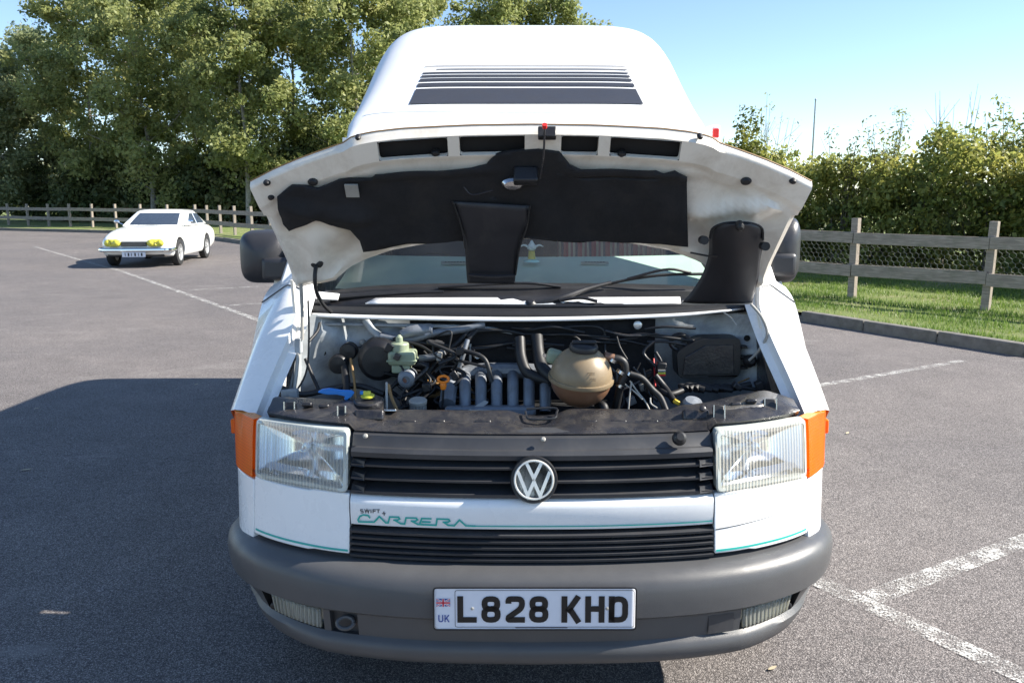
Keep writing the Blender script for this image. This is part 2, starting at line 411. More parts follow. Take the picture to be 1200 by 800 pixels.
# a point of the photograph put at a given depth (world Y); used to read positions off at their true distance
_c, _s = math.cos(PITCH), math.sin(PITCH)
def at(px, py, Y):
    u, v = (px - CX) / F, -(py - CY) / F; t = Y / (_c + v * _s)
    return Vector((u * t, Y, H + (-_s + v * _c) * t))
def gnd(px, py, z=0):
    u, v = (px - CX) / F, -(py - CY) / F; t = (z - H) / (-_s + v * _c)
    return Vector((u * t, (_c + v * _s) * t, z))
VX, VY = .045, 2.0
def L(px, py, yl):
    p = at(px, py, VY + yl); return Vector((p.x - VX, yl, p.z))
def onsurf(px, py, fn, y0=.13, it=5):
    y = y0
    for _ in range(it):
        p = L(px, py, y); y = fn(p.x, p.z)
    return p.x, p.z

# ================================================================== THE SETTING
def sheet(name, pts, mat, z, parent=None):
    P = [Vector((x, y, z)) for x, y in pts]
    return MB().add(P, [t for t in tessellate_polygon([P])]).build(name, mat, parent, smooth=0)
ground = tag(sheet('ground', [(-1500, -1500), (1500, -1500), (1500, 1500), (-1500, 1500)], 'field', -.03), kind='structure')
road = tag(sheet('car_park', [(-90, -40), (40, -40), (40, 60), (-90, 60)], 'asphalt', 0), kind='structure')
K = [Vector(p) for p in [(9.5, .16), (4.97, 7.94), (3.54, 10.41), (-11.9, 31.7), (-14.8, 35.3), (-25, 40), (-60, 57)]]
verge = tag(sheet('grass_verge', [(p.x + .05, p.y + .03) for p in K] + [(-60, 700), (700, 700), (700, .16)], 'turf', .105), kind='structure')
# kerb: a bedding strip with its stones
km = MB()
for a, b in zip(K, K[1:]):
    d = (b - a).normalized(); nrm = Vector((d.y, -d.x)); c = (a + b) / 2 + nrm * .065; ln = (b - a).length
    km.box((c.x, c.y, .03), (ln, .10, .12), Matrix.Rotation(math.atan2(d.y, d.x), 3, 'Z'))
kerb = tag(km.build('kerb', 'concrete', None, smooth=0), kind='structure')
kerb.location.z = -.03
ks = MB().box((0, 0, 0), (.906, .128, .24)).build('kerb_stone', 'concrete', kerb, bevel=.014, seg=2)
first = True
for a, b in zip(K, K[1:]):
    d = (b - a).normalized(); nrm = Vector((d.y, -d.x)); ln = (b - a).length; n = int(ln / .915)
    for i in range(n):
        c = a + d * (.46 + i * .915) + nrm * (.064 + rnd.uniform(-.005, .005))
        if c.y < 2 or c.length > 60: continue
        o = ks if first else ks.copy()
        if not first: COL.objects.link(o)
        first = False
        o.location = (c.x, c.y, .035 + rnd.uniform(-.006, .006)); o.rotation_euler = (0, rnd.uniform(-.006, .006), math.atan2(d.y, d.x) + rnd.uniform(-.008, .008))
# painted bay lines, sheets 4 mm above the asphalt
def road_line(pts, wd=.1):
    mb = MB()
    for a, b in zip(pts, pts[1:]):
        a, b = Vector(a), Vector(b); d = (b - a).normalized(); n = Vector((-d.y, d.x)) * wd / 2
        mb.add([(a.x + n.x, a.y + n.y, .004), (a.x - n.x, a.y - n.y, .004), (b.x - n.x, b.y - n.y, .004), (b.x + n.x, b.y + n.y, .004)], [(0, 1, 2, 3)])
    return mb.build('painted_line', 'paint', road, smooth=0)
bd = Vector((.862, .507)); ld = Vector((-.53, .848))
base = Vector((1.333, 2.963))
road_line([base - ld * 6.5, base - bd * .0 + ld * 3.4])
for k in range(-2, 1):
    p = base + bd * .055 + ld * (2.53 * k); road_line([p, p + bd * 4.95])
p = Vector((2.547, 6.674)); road_line([p - bd * 2.2, Vector((4.259, 7.727))], .085)
lp = [gnd(*q).xy for q in [(40, 289), (95, 305), (140, 317), (225, 347), (305, 376), (345, 392)]]
road_line(lp, .1)
a = gnd(222, 340).xy; road_line([a, a + bd * 4.6], .08)
a = gnd(268, 358).xy; road_line([a, a + bd * 4.6], .08)
# fallen leaves on the asphalt
for i, (px, py, s_, lab) in enumerate([(31, 551, .045, 'pale dry leaf in the van shadow at the left edge'), (230, 451, .04, 'dry leaf at the edge of the van shadow beside the wing'),
        (268, 447, .04, 'small dry leaf at the shadow edge closest to the van wing'), (43, 479, .035, 'tiny pale leaf near the sloping shadow corner'),
        (905, 784, .03, 'small tan leaf on sunny asphalt by the bumper end'), (993, 508, .04, 'tan leaf on sunlit asphalt beyond the amber lamp')]):
    g = gnd(px, py); q = rnd.uniform(0, 3)
    rows = []
    for t in lin(-1, 1, 7):
        hw = .33 * (1 - t * t) ** .7
        rows.append([(t, hw, .10 * hw + .05 * t * t), (t, 0, .02 + .05 * t * t), (t, -hw, .12 * hw + .05 * t * t)])
    o = MB().grid(rows).build('fallen_leaf', 'deadleaf', None, recalc=False)
    o.location = (g.x, g.y, .006); o.rotation_euler = (0, 0, q); o.scale = (s_ * .7, s_ * .7, s_ * .7)
    tag(o, lab, 'leaf', 'fallen leaves on the asphalt')

# ------------------------------------------------------------------ timber fence
fence = tag(empty('timber_fence', (4.86, 11.88, .105)), 'weathered timber post and two rail fence along the grass verge', 'fence')
FO = Vector((4.86, 11.88))
FP = [Vector(p) for p in [(8.5, 7.96), (7.28, 9.26), (6.06, 10.58), (4.86, 11.88)]]
def march(a, b, st=1.8):
    d = (b - a); n = max(1, round(d.length / st)); return [a + d * (i / n) for i in range(1, n + 1)]
for a, b in [((4.86, 11.88), (-10.9, 32.4)), ((-10.9, 32.4), (-14.06, 36.7)), ((-14.06, 36.7), (-20.8, 41.06)), ((-20.8, 41.06), (-27, 44.5)), ((-27, 44.5), (-44, 53))]:
    FP += march(Vector(a), Vector(b))
pm = None; rails = {}
for i, p in enumerate(FP):
    a, b = FP[max(0, i - 1)], FP[min(len(FP) - 1, i + 1)]; d = (b - a).normalized(); ang = math.atan2(d.y, d.x)
    if pm is None:
        pm = MB().box((0, 0, .50), (.098, .098, 1.26)).build('post', 'wood', fence, bevel=.006)
        o = pm
    else: o = pm.copy(); COL.objects.link(o)
    o.location = (p.x - FO.x, p.y - FO.y, rnd.uniform(-.012, .012)); o.rotation_euler = (rnd.uniform(-.012, .012), rnd.uniform(-.015, .015), ang)
for zc, ht in ((.862, .155), (.405, .165)):
    for i in range(0, len(FP) - 1):
        a, b = FP[i], FP[i + 1]; d = (b - a); ang = math.atan2(d.y, d.x); nrm = Vector((-d.y, d.x)).normalized()
        if nrm.dot(-((a + b) / 2)) < 0: nrm = -nrm
        c = (a + b) / 2 + nrm * (.049 + .019)
        ln = d.length + (.0 if i else .03)
        key = (round(ln, 2), zc)
        if key not in rails:
            rails[key] = MB().box((0, 0, 0), (ln - .004, .036, ht)).build('rail', 'wood', fence, bevel=.004); o = rails[key]
        else: o = rails[key].copy(); COL.objects.link(o)
        o.location = (c.x - FO.x, c.y - FO.y, zc + rnd.uniform(-.012, .012)); o.rotation_euler = (0, rnd.uniform(-.008, .008), ang)
# hexagonal wire netting stapled behind the rails
mb = MB(); A, B = FP[0], FP[3] + (FP[4] - FP[3]) * 2.0
segs = [(FP[0], FP[1]), (FP[1], FP[2]), (FP[2], FP[3]), (FP[3], FP[4]), (FP[4], FP[5])]
for a, b in segs:
    d = b - a; ln = d.length; d.normalize(); nrm = Vector((d.y, -d.x))
    if nrm.dot(a) < 0: nrm = -nrm
    cw, chh = .082, .062; n = int(ln / cw)
    def W(u, z):
        q = a + d * u + nrm * (.055 + .006 * math.sin(u * 9 + z * 14)); return Vector((q.x - FO.x, q.y - FO.y, z))
    def wire_(p, q, r=.0013):
        t = (q - p).normalized(); e1 = t.orthogonal().normalized(); e2 = t.cross(e1)
        V = [c + (e1 * math.cos(k * 2.094) + e2 * math.sin(k * 2.094)) * r for c in (p, q) for k in range(3)]
        mb.add(V, [(0, 1, 4, 3), (1, 2, 5, 4), (2, 0, 3, 5)])
    for row in range(7):
        z = .42 + row * chh
        for i in range(n):
            u = (i + (.5 if row % 2 else 0)) * cw
            p0, p1, p2, p3 = W(u, z), W(u + cw / 2, z + chh * .38), W(u + cw, z), W(u + cw / 2, z + chh)
            wire_(p0, p1); wire_(p1, p2); wire_(p1, p3, .0018)
tag(mb.build('wire_netting', 'wire', fence, smooth=0, recalc=False), kind='stuff')

# ------------------------------------------------------------------ foliage
def leaves(name, cent, rad, per, size, mat, parent, up=.35, aspect=.55, seed=1, tones=None, outward=None, squash=.8):
    """Leaf-sized faces scattered round clump centres."""
    g = np.random.default_rng(seed); C = np.asarray(cent, float); n = len(C) * per
    idx = np.repeat(np.arange(len(C)), per); r = np.asarray(rad, float)
    r = np.full(len(C), r) if r.ndim == 0 else r
    dv = g.normal(size=(n, 3)); dv /= np.linalg.norm(dv, axis=1)[:, None]
    rr = g.uniform(.15, 1, n) ** .55
    P = C[idx] + dv * (rr * r[idx])[:, None] * np.array([1, 1, squash])
    nr = g.normal(size=(n, 3)) * .75 + dv * .5; nr[:, 2] += up; nr /= np.linalg.norm(nr, axis=1)[:, None]
    t = np.cross(nr, g.normal(size=(n, 3))); t /= np.linalg.norm(t, axis=1)[:, None]; b = np.cross(nr, t)
    s = (size * g.uniform(.45, 1.6, n))[:, None]
    V = np.stack([P - t * s * .5, P + b * s * aspect * .5 + nr * s * .06, P + t * s * .5, P - b * s * aspect * .5 + nr * s * .06], 1).reshape(-1, 3)
    me = bpy.data.meshes.new(name); me.vertices.add(4 * n); me.vertices.foreach_set('co', V.ravel())
    me.loops.add(4 * n); me.loops.foreach_set('vertex_index', np.arange(4 * n, dtype=np.int32))
    me.polygons.add(n); me.polygons.foreach_set('loop_start', np.arange(0, 4 * n, 4, dtype=np.int32))
    me.update(calc_edges=True)
    tc = g.uniform(.1, .8, len(C)) if tones is None else np.asarray(tones)
    tn = np.clip(tc[idx] + g.normal(0, .16, n), 0, 1)
    at_ = me.attributes.new('tone', 'FLOAT', 'FACE'); at_.data.foreach_set('value', tn.astype(np.float32))
    me.materials.append(M[mat]); o = bpy.data.objects.new(name, me); COL.objects.link(o)
    if parent: o.parent = parent
    return o
def tree(name, loc, h, rx, rz0, mat, label, seed, leaf=.24, clumps=90, per=120, trunk_r=.17, group='trees beyond the far fence', cat='tree', lean=0, lo=.28, cr=.95):
    g = random.Random(seed); root = tag(empty(name, loc), label, cat, group)
    top = Vector((lean, 0, h * .93)); tb = MB()
    tp = [Vector((0, 0, -.15))]
    for k in range(1, 7):
        t = k / 6; tp.append(Vector((lean * t + g.uniform(-.15, .15), g.uniform(-.15, .15), h * .93 * t)))
    tb.tube(tp, [trunk_r, trunk_r * .8, trunk_r * .62, trunk_r * .45, trunk_r * .3, trunk_r * .15, .02], 8, 24)
    C = []; T = []; RD = []
    nl = 20
    for k in range(nl):
        t = lo + (.93 - lo) * (k + g.random()) / nl; az = k * 2.399 + g.uniform(-.4, .4)
        b = catmull(tp, 60)[int(t * 59)]
        prof = math.sin(math.pi * min(1, max(0, (t - lo + .16) / (1.12 - lo)))) ** .6
        ln = rx * prof * g.uniform(.7, 1.1); rise = g.uniform(.25, .75) * ln
        e = b + Vector((math.cos(az) * ln, math.sin(az) * ln, rise)); m_ = b.lerp(e, .5) + Vector((0, 0, -.08 * ln))
        tb.tube([b, m_, e], [trunk_r * .32 * (1.1 - t), trunk_r * .2 * (1.1 - t), .012], 5, 8)
        for j in range(max(3, clumps // nl)):
            u = g.uniform(.3, 1.08); q = b.lerp(e, u) + Vector((g.gauss(0, .45), g.gauss(0, .45), g.gauss(0, .4)))
            C.append(q); RD.append(g.uniform(.3, cr * 1.15) * (rx / 3.2) ** .5); T.append(g.uniform(.15, .75))
            if j % 2 == 0: tb.tube([b.lerp(e, u * .7), q], [.02, .006], 4)
    tb.build('trunk', 'bark', root)
    leaves('crown', C, RD, per, leaf, mat, root, seed=seed, tones=T)
    return root
def T_at(px, Y): p = at(px, 232, Y); return (p.x, Y, .1)
TR = [(-30, 50, 10.5, 3.4, 'leaf_wil', 'shorter pale willow at the far left edge of the tree belt'),
      (45, 53, 12.6, 3.6, 'leaf_wil', 'broad grey-green willow second from the left end of the belt'),
      (112, 50, 15.0, 3.8, 'leaf_pop', 'tall leafy poplar standing behind the parked coupe nose'),
      (178, 47, 15.0, 3.6, 'leaf_pop', 'tall poplar directly above the white coupe roof'),
      (232, 54, 16.0, 3.6, 'leaf_pop', 'tall poplar set back behind the gap in the tree belt'),
      (290, 44, 15.0, 3.3, 'leaf_pop', 'pale trunked poplar right of the coupe near the raised bonnet corner'),
      (352, 49, 15.5, 3.5, 'leaf_pop', 'poplar rising left of the high roof'),
      (425, 45, 14.5, 3.5, 'leaf_pop', 'poplar just behind the left flank of the high roof'),
      (500, 50, 15.4, 3.6, 'leaf_pop', 'poplar showing above the left half of the high roof'),
      (575, 53, 16.0, 3.6, 'leaf_pop', 'poplar showing above the middle of the high roof'),
      (645, 55, 15.8, 3.3, 'leaf_pop', 'rightmost poplar of the belt above the high roof')]
for i, (px, Y, h, rx, mt, lab) in enumerate(TR):
    tree('willow_tree' if 'wil' in mt else 'poplar_tree', T_at(px, Y), h, rx, 0, mt, lab, 100 + i, leaf=.21, clumps=220, per=150, lo=.09 if i < 5 else .14, lean=rnd.uniform(-.6, .6))
def shrub(name, loc, wx, wy, h, mat, label, seed, n=60, per=110, leaf=.2, group=None, cat='shrub', cr=.5, stems=9):
    g = random.Random(seed); root = tag(empty(name, loc), label, cat, group); C = []; RD = []; T = []; tb = MB()
    for k in range(n):
        a = g.uniform(0, 6.283); r = math.sqrt(g.random()); z = g.uniform(.12, 1) * h * (1 - .45 * r * r)
        C.append((math.cos(a) * r * wx, math.sin(a) * r * wy, z)); RD.append(g.uniform(.5, 1.1) * cr); T.append(g.uniform(.1, .75))
        if k < stems: tb.tube([(math.cos(a) * r * wx * .3, math.sin(a) * r * wy * .3, -.1), (C[-1][0] * .7, C[-1][1] * .7, z * .6), C[-1]], [.035, .022, .008], 5, 8)
    tb.build('stem', 'twig', root); leaves('foliage', C, RD, per, leaf, mat, root, seed=seed, tones=T); return root
UG = [(40, 60, 5.5, 5.0), (95, 50, 4.5, 4.4), (140, 47, 3.6, 4.0), (190, 46.5, 3.6, 3.8), (275, 44, 3.2, 4.2), (325, 43, 3.4, 4.4), (375, 44, 3.6, 4.4), (440, 46, 3.6, 4.2)]
UL = ['dark undergrowth bush at the far left behind the field fence', 'dark undergrowth bush left of the white coupe', 'dark bush behind the coupe windscreen', 'dark bush behind the coupe tail',
      'dark bush under the pale trunked poplar', 'dark bush just left of the raised bonnet corner', 'dark bush behind the raised bonnet corner', 'dark bush hidden mostly by the open bonnet']
for i, ((px, Y, wx, h), lab) in enumerate(zip(UG, UL)):
    shrub('undergrowth_bush', T_at(px, Y + 3), wx, 2.0, h * 1.0, 'leaf_dark', lab, 300 + i, n=120, per=110, leaf=.28, group='undergrowth below the trees', cat='bush', cr=.75)
shrub('golden_bush', T_at(238, 47), 1.6, 1.2, 4.6, 'leaf_gold', 'sunlit golden bush in the gap between the dark bushes', 330, n=40, per=70, leaf=.2, cat='bush', cr=.6)

# hedge behind the right-hand fence
hd = Vector((-.66, .75)); hn = Vector((.75, .66)); h0 = Vector((8.6, 13.3)) - hd * 4.4
hedge = tag(empty('hedge', (h0.x, h0.y, .1)), 'dense overgrown hedge behind the timber fence with lit top', 'hedge')
g = random.Random(5); C = []; RD = []; T = []; sm = MB()
Ln = 14.5
for k in range(1500):
    u = g.uniform(0, Ln); v = abs(g.gauss(0, .55)); hh = 2.08 + .18 * math.sin(u * 1.3) + .16 * math.sin(u * 3.1 + 1) + g.uniform(-.12, .2)
    z = g.random() ** .8 * hh; v = min(v + .3 * max(0, z / hh - .7), 1.7)
    if g.random() < .3: z = hh - abs(g.gauss(0, .15)); v = g.uniform(0, 1.8)
    q = hd * u + hn * (v + .18 * math.sin(u * 2.2 + z * 2)); C.append((q.x, q.y, z)); RD.append(g.uniform(.2, .38)); T.append(min(.95, max(.05, g.gauss(.30 + .35 * (z / hh) ** 3, .18))))  # tone rises with height: the sunlit top is put into the leaf colour
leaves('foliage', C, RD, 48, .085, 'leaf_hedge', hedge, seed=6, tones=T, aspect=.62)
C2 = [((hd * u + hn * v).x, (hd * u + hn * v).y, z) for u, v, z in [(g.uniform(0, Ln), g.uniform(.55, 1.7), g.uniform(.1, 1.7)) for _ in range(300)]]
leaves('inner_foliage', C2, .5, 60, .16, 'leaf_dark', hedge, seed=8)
for k in range(70):
    u = k / 70 * Ln; q = hd * u + hn * g.uniform(.5, 1.2); q2 = q + hd * g.uniform(-.4, .4)
    sm.tube([(q.x, q.y, -.1), (q2.x, q2.y, g.uniform(1.0, 1.7))], [.03, .008], 5)
sm.build('stem', 'twig', hedge)
def HS(px, Y): p = at(px, 232, Y); return (p.x, p.y, .1)
shrub('yellow_shrub', HS(866, 18.2), .95, .9, 3.35, 'leaf_gold', 'yellow-green shrub beside the open bonnet above the hedge', 401, n=60, per=90, leaf=.09, cr=.34, stems=14)
def shoots(name, loc, n, h, spread, mat, label, seed, leafn, leaf=.07, cat='shrub'):
    g = random.Random(seed); root = tag(empty(name, loc), label, cat); tb = MB(); C = []
    for k in range(n):
        a = g.uniform(0, 6.28); s = g.uniform(.2, 1) * spread; hh = h * g.uniform(.72, 1.03)
        P = [Vector((math.cos(a) * s * .25, math.sin(a) * s * .25, 0)), Vector((math.cos(a) * s * .6, math.sin(a) * s * .6, hh * .55)), Vector((math.cos(a) * s, math.sin(a) * s, hh))]
        tb.tube(P, [.016, .010, .003], 5, 10)
        cv = catmull(P, 24)
        for j in range(3):
            b = cv[g.randrange(10, 20)]; tb.tube([b, b + Vector((g.uniform(-.3, .3), g.uniform(-.3, .3), g.uniform(.25, .6)))], [.006, .002], 4)
        for j in range(leafn): C.append(cv[g.randrange(8, 24)] + Vector((g.gauss(0, .06), g.gauss(0, .06), g.gauss(0, .06))))
    tb.build('stem', 'twig', root)
    if C: leaves('foliage', C, .16, 9, leaf, mat, root, seed=seed, aspect=.4)
    return root
shoots('leafy_shoots', HS(1040, 16.4), 16, 3.0, .5, 'leaf_hedge', 'tall leafy shoots rising out of the middle of the hedge', 410, 16)
shoots('leafy_shoots', HS(985, 16.5), 7, 2.8, .4, 'leaf_gold', 'sparse low shoots on the hedge top left of the tall shoots', 413, 9)
shoots('bare_sapling', HS(1113, 18), 13, 3.75, .6, 'leaf_hedge', 'bare many-stemmed sapling standing behind the hedge', 411, 0, cat='sapling')
shoots('feathery_sapling', HS(893, 21), 14, 3.85, .8, 'leaf_wil', 'thin feathery sapling beside the distant pole', 412, 4, .06, cat='sapling')
shoots('leafy_shoots', HS(1185, 15), 18, 3.05, .55, 'leaf_hedge', 'dark leafy shoots above the hedge at the right edge', 414, 16, .09)
lp_ = tag(empty('slim_pole', HS(949, 46)), 'slim grey pole standing far behind the hedge', 'pole')
MB().tube([(0, 0, -.1), (0, 0, 4), (0, 0, 6.6)], [.06, .05, .04], 10).build('pole', 'galv', lp_)
MB().lathe([(.055, 0), (.055, .05), (.02, .09)], (0, 0, 6.6), (0, 0, 1), 10).build('pole_cap', 'galv', lp_)
bl = tag(empty('farm_building', T_at(-8, 95)), 'pale low building glimpsed at the far left beyond the trees', 'building')
MB().box((0, 0, 1.0), (9, 6, 2.0)).build('wall', 'brick', bl)
MB().prism([(-4.8, -3.4, 2.0), (-4.8, 3.4, 2.0), (-4.8, 0, 3.4)], (9.6, 0, 0)).build('roof', 'roof', bl)
MB().box((2.2, -3.02, 1.1), (1.4, .06, 1.2)).build('window', 'darkglass', bl)

# grass blades on the near verge
gr = np.random.default_rng(3); n = 110000
t = gr.uniform(-.5, 12.5, n); v = .14 + gr.uniform(0, 1, n) ** 1.25 * 6
kd = np.array([-.503, .864]); kn = np.array([.864, .503]); P = np.array([6.4, 5.49]) + t[:, None] * kd + v[:, None] * kn
patch = np.sin(P[:, 0] * 2.3 + 1) * np.sin(P[:, 1] * 1.7) + .6 * np.sin(P[:, 0] * 5.1 + P[:, 1] * 3.7)
keep = gr.uniform(0, 1, n) < np.clip(.75 - .6 * patch, .06, 1); P = P[keep]; patch = patch[keep]; n = len(P)
hgt = gr.uniform(.025, .075, n) * (1 - .25 * np.clip(patch, 0, 1)); az = gr.uniform(0, 6.283, n); wdt = gr.uniform(.003, .007, n)
dx, dy = np.cos(az), np.sin(az); ln_ = gr.uniform(.1, .7, n) * hgt
base_ = np.column_stack([P, np.full(n, .10)])
V = np.stack([base_ + np.column_stack([-dy * wdt, dx * wdt, 0 * wdt]), base_ + np.column_stack([dy * wdt, -dx * wdt, 0 * wdt]), base_ + np.column_stack([dx * ln_, dy * ln_, hgt])], 1).reshape(-1, 3)
me = bpy.data.meshes.new('grass'); me.vertices.add(3 * n); me.vertices.foreach_set('co', V.ravel())
me.loops.add(3 * n); me.loops.foreach_set('vertex_index', np.arange(3 * n, dtype=np.int32))
me.polygons.add(n); me.polygons.foreach_set('loop_start', np.arange(0, 3 * n, 3, dtype=np.int32)); me.update(calc_edges=True)
ta = me.attributes.new('tone', 'FLOAT', 'FACE'); ta.data.foreach_set('value', np.clip(.42 + .28 * patch + gr.normal(0, .18, n), 0, 1).astype(np.float32))
me.materials.append(M['blades']); go = bpy.data.objects.new('grass', me); COL.objects.link(go)
tag(go, 'short mown grass on the verge beside the kerb', 'grass', kind='stuff')

# ================================================================== CAMPERVAN
van = tag(empty('campervan', (VX, VY, 0)), 'white high roof campervan with its bonnet open', 'campervan')
def both(fn):
    for s in (-1, 1): fn(s)
# ---- front plan curve (half), as smooth polyline of (x, y) from the centre line round to the flank
def plan_curve(ctrl, n=60): return [(p.x, p.y) for p in catmull([(-ctrl[1][0], ctrl[1][1])] + list(ctrl), n * 2) if p.x >= -1e-6]
PC = plan_curve([(0, .10), (.25, .108), (.495, .14), (.65, .195), (.78, .275), (.865, .37), (.905, .46), (.922, .60)])
def plan_y(x): return interp(abs(x), PC)
def lean(z): return .20 * (z - .69) + (.9 * max(0, z - .80) ** 2)
def SF(x, z): return plan_y(x) + lean(z)
def S3(x, z, out=0): return Vector((x, SF(x, z) - out, z))
def patch(x0, x1, z0, z1, nx=14, nz=6, out=0, zt=None):
    rows = []
    for j in range(nz):
        t = j / (nz - 1); rows.append([S3(x, z0 + (z1 - z0) * t, out) for x in lin(x0, x1, nx)])
    return MB().grid(rows)
# flank continuation beyond x=.90 uses the curve itself
PC_full = [(0, .10), (.25, .108), (.495, .14), (.65, .195), (.78, .275), (.865, .37), (.905, .46), (.922, .60), (.925, .80)]
PCF = [Vector((p.x, p.y)) for p in catmull(PC_full, 160)]
def arc(x0, y1, s=1, n=20):
    """plan points from lateral x0 round to depth y1"""
    q = [p for p in PCF if p.x >= x0 and p.y <= y1]; st = max(1, len(q) // n); q = q[::st] + ([q[-1]] if (len(q) - 1) % st else [])
    return [Vector((p.x * s, p.y)) for p in q]
def wrap(x0, y1, zs, s, out=0.0, n=20):
    pl = arc(x0, y1, s, n); rows = []
    for z in zs:
        rows.append([Vector((p.x + s * out * .7, p.y + lean(z) * max(0, 1 - max(0, (abs(p.x) - .86) / .06)) - out * .7, z)) for p in pl])
    return MB().grid(rows)

# ---- bumper: swept section with lamp pockets
BP = [Vector((p.x, p.y)) for p in catmull([(0, 0), (.30, .012), (.53, .055), (.70, .125), (.825, .215), (.905, .325), (.945, .45), (.957, .62), (.96, .78)], 120)]
def bstat(x):
    for a, b in zip(BP, BP[1:]):
        if a.x <= x <= b.x:
            t = (x - a.x) / max(1e-6, b.x - a.x); p = a.lerp(b, t); d = (b - a).normalized(); return p, Vector((-d.y, d.x))
    return BP[-1], Vector((-1, 0))
bx = [0, .08, .16, .24, .30, .36, .42, .465, .47, .505, .545, .55, .565, .57, .60, .64, .68, .72, .75, .775, .78, .80, .82, .84, .86, .88, .895, .91, .922, .935, .947, .956]
secs = [(.155, .566), (.10, .566), (.05, .560), (.026, .551), (.010, .534), (.003, .512), (0, .48), (-.001, .447), (.006, .441), (.012, .436), (.016, .40), (.019, .373), (.012, .366), (.004, .358), (.002, .340), (.008, .318), (.030, .302), (.12, .296)]
def tuck(p, z): return min(1, max(0, (p.y - .07) / .2)) * (max(0, .452 - z) * .40 + max(0, .53 - z) * .12)
st_ = [bstat(x) for x in bx] + [(Vector((.96, y)), Vector((-1, 0))) for y in (.80, .86)]
full = [(Vector((-p.x, p.y)), Vector((-n.x, n.y))) for p, n in st_[:0:-1]] + st_
rows = []
for p, n in full:
    e = max(0, (p.y - .2) / .5); rows.append([Vector((p.x + n.x * (d + tuck(p, z)), p.y + n.y * (d + tuck(p, z)), z - (.034 * min(1, e) ** 1.2 if z > .5 else 0) + (.012 * min(1, e) if z < .33 else 0))) for d, z in secs])
nb = len(full); mid = nb // 2
def bskip(i, j):
    if not 9 <= j <= 10: return False
    xa, xb = full[i][0].x, full[i + 1][0].x; lo, hi = min(abs(xa), abs(xb)), max(abs(xa), abs(xb))
    return (lo >= .569 and hi <= .781) or (lo >= .469 and hi <= .551 and xa < 0)
bumper = MB().grid(rows, skip=bskip).build('bumper', 'bumper', van, smooth=42, recalc=False)
def bsurf(x, d, z):
    p, n = bstat(abs(x)); s = 1 if x >= 0 else -1; d += tuck(p, z); return Vector((s * (p.x + n.x * d), p.y + n.y * d, z))
def pocket(x0, x1, depth, name, mat):
    xs = lin(x0, x1, 9); rim = [(x, .436) for x in xs] + [(x1, .40)] + [(x, .373) for x in xs[::-1]] + [(x0, .40)]
    dz = lambda z: interp(z, [(.373, .019), (.40, .016), (.436, .012)])
    a = [bsurf(x, dz(z), z) for x, z in rim]; b = [bsurf(x, depth, z) for x, z in rim]
    m = MB().grid([a, b], True); m.grid([[bsurf(x, depth, .436) for x in xs], [bsurf(x, depth, .373) for x in xs]])
    return m.build(name, mat, bumper, smooth=30)
for s in (-1, 1):
    pocket(s * .57, s * .78, .045, 'fog_lamp_pocket', 'black')
    xs = lin(.583, .752, 14); fl = [[bsurf(s * x, .019, z) for k, x in enumerate(xs)] for z in (.376, .390, .410, .428)]
    lamp = MB().grid(fl).build('fog_lamp', 'foglens', bumper, solid=.008)
    rb = MB()
    for x in lin(.592, .745, 12): rb.tube([bsurf(s * x, .017, .378), bsurf(s * (x - .004), .017, .427)], .0022, 6)
    rb.build('lens_rib', 'foglens', lamp)
    MB().grid([[bsurf(s * x, .042, z) for x in xs] for z in (.375, .43)]).build('reflector', 'reflector', lamp)
    MB().lathe([(.010, 0), (.010, .01), (.006, .012)], bsurf(s * .766, .03, .382), (0, -1, 0), 10).build('screw', 'black', bumper)
pocket(-.47, -.55, .035, 'tow_eye_pocket', 'grille')
tr = [bsurf(-.51, .03, .404) + Vector((.022 * math.cos(a), -.014 + .010 * math.sin(a), .012 * math.sin(a))) for a in lin(0, 2 * math.pi, 17)]
MB().tube(tr, .006, 8, caps=False).build('tow_eye', 'bumper', bumper)
MB().grid([[bsurf(x, .012, z) for x in lin(.475, .548, 6)] for z in (.378, .43)]).build('blanking_panel', 'grille', bumper)
# under the bumper: splash tray
MB().grid([[(-.66, .36, .31), (.66, .36, .31)], [(-.68, 1.0, .24), (.68, 1.0, .24)], [(-.8, 4.9, .28), (.8, 4.9, .28)]]).build('underbody', 'dark', van)

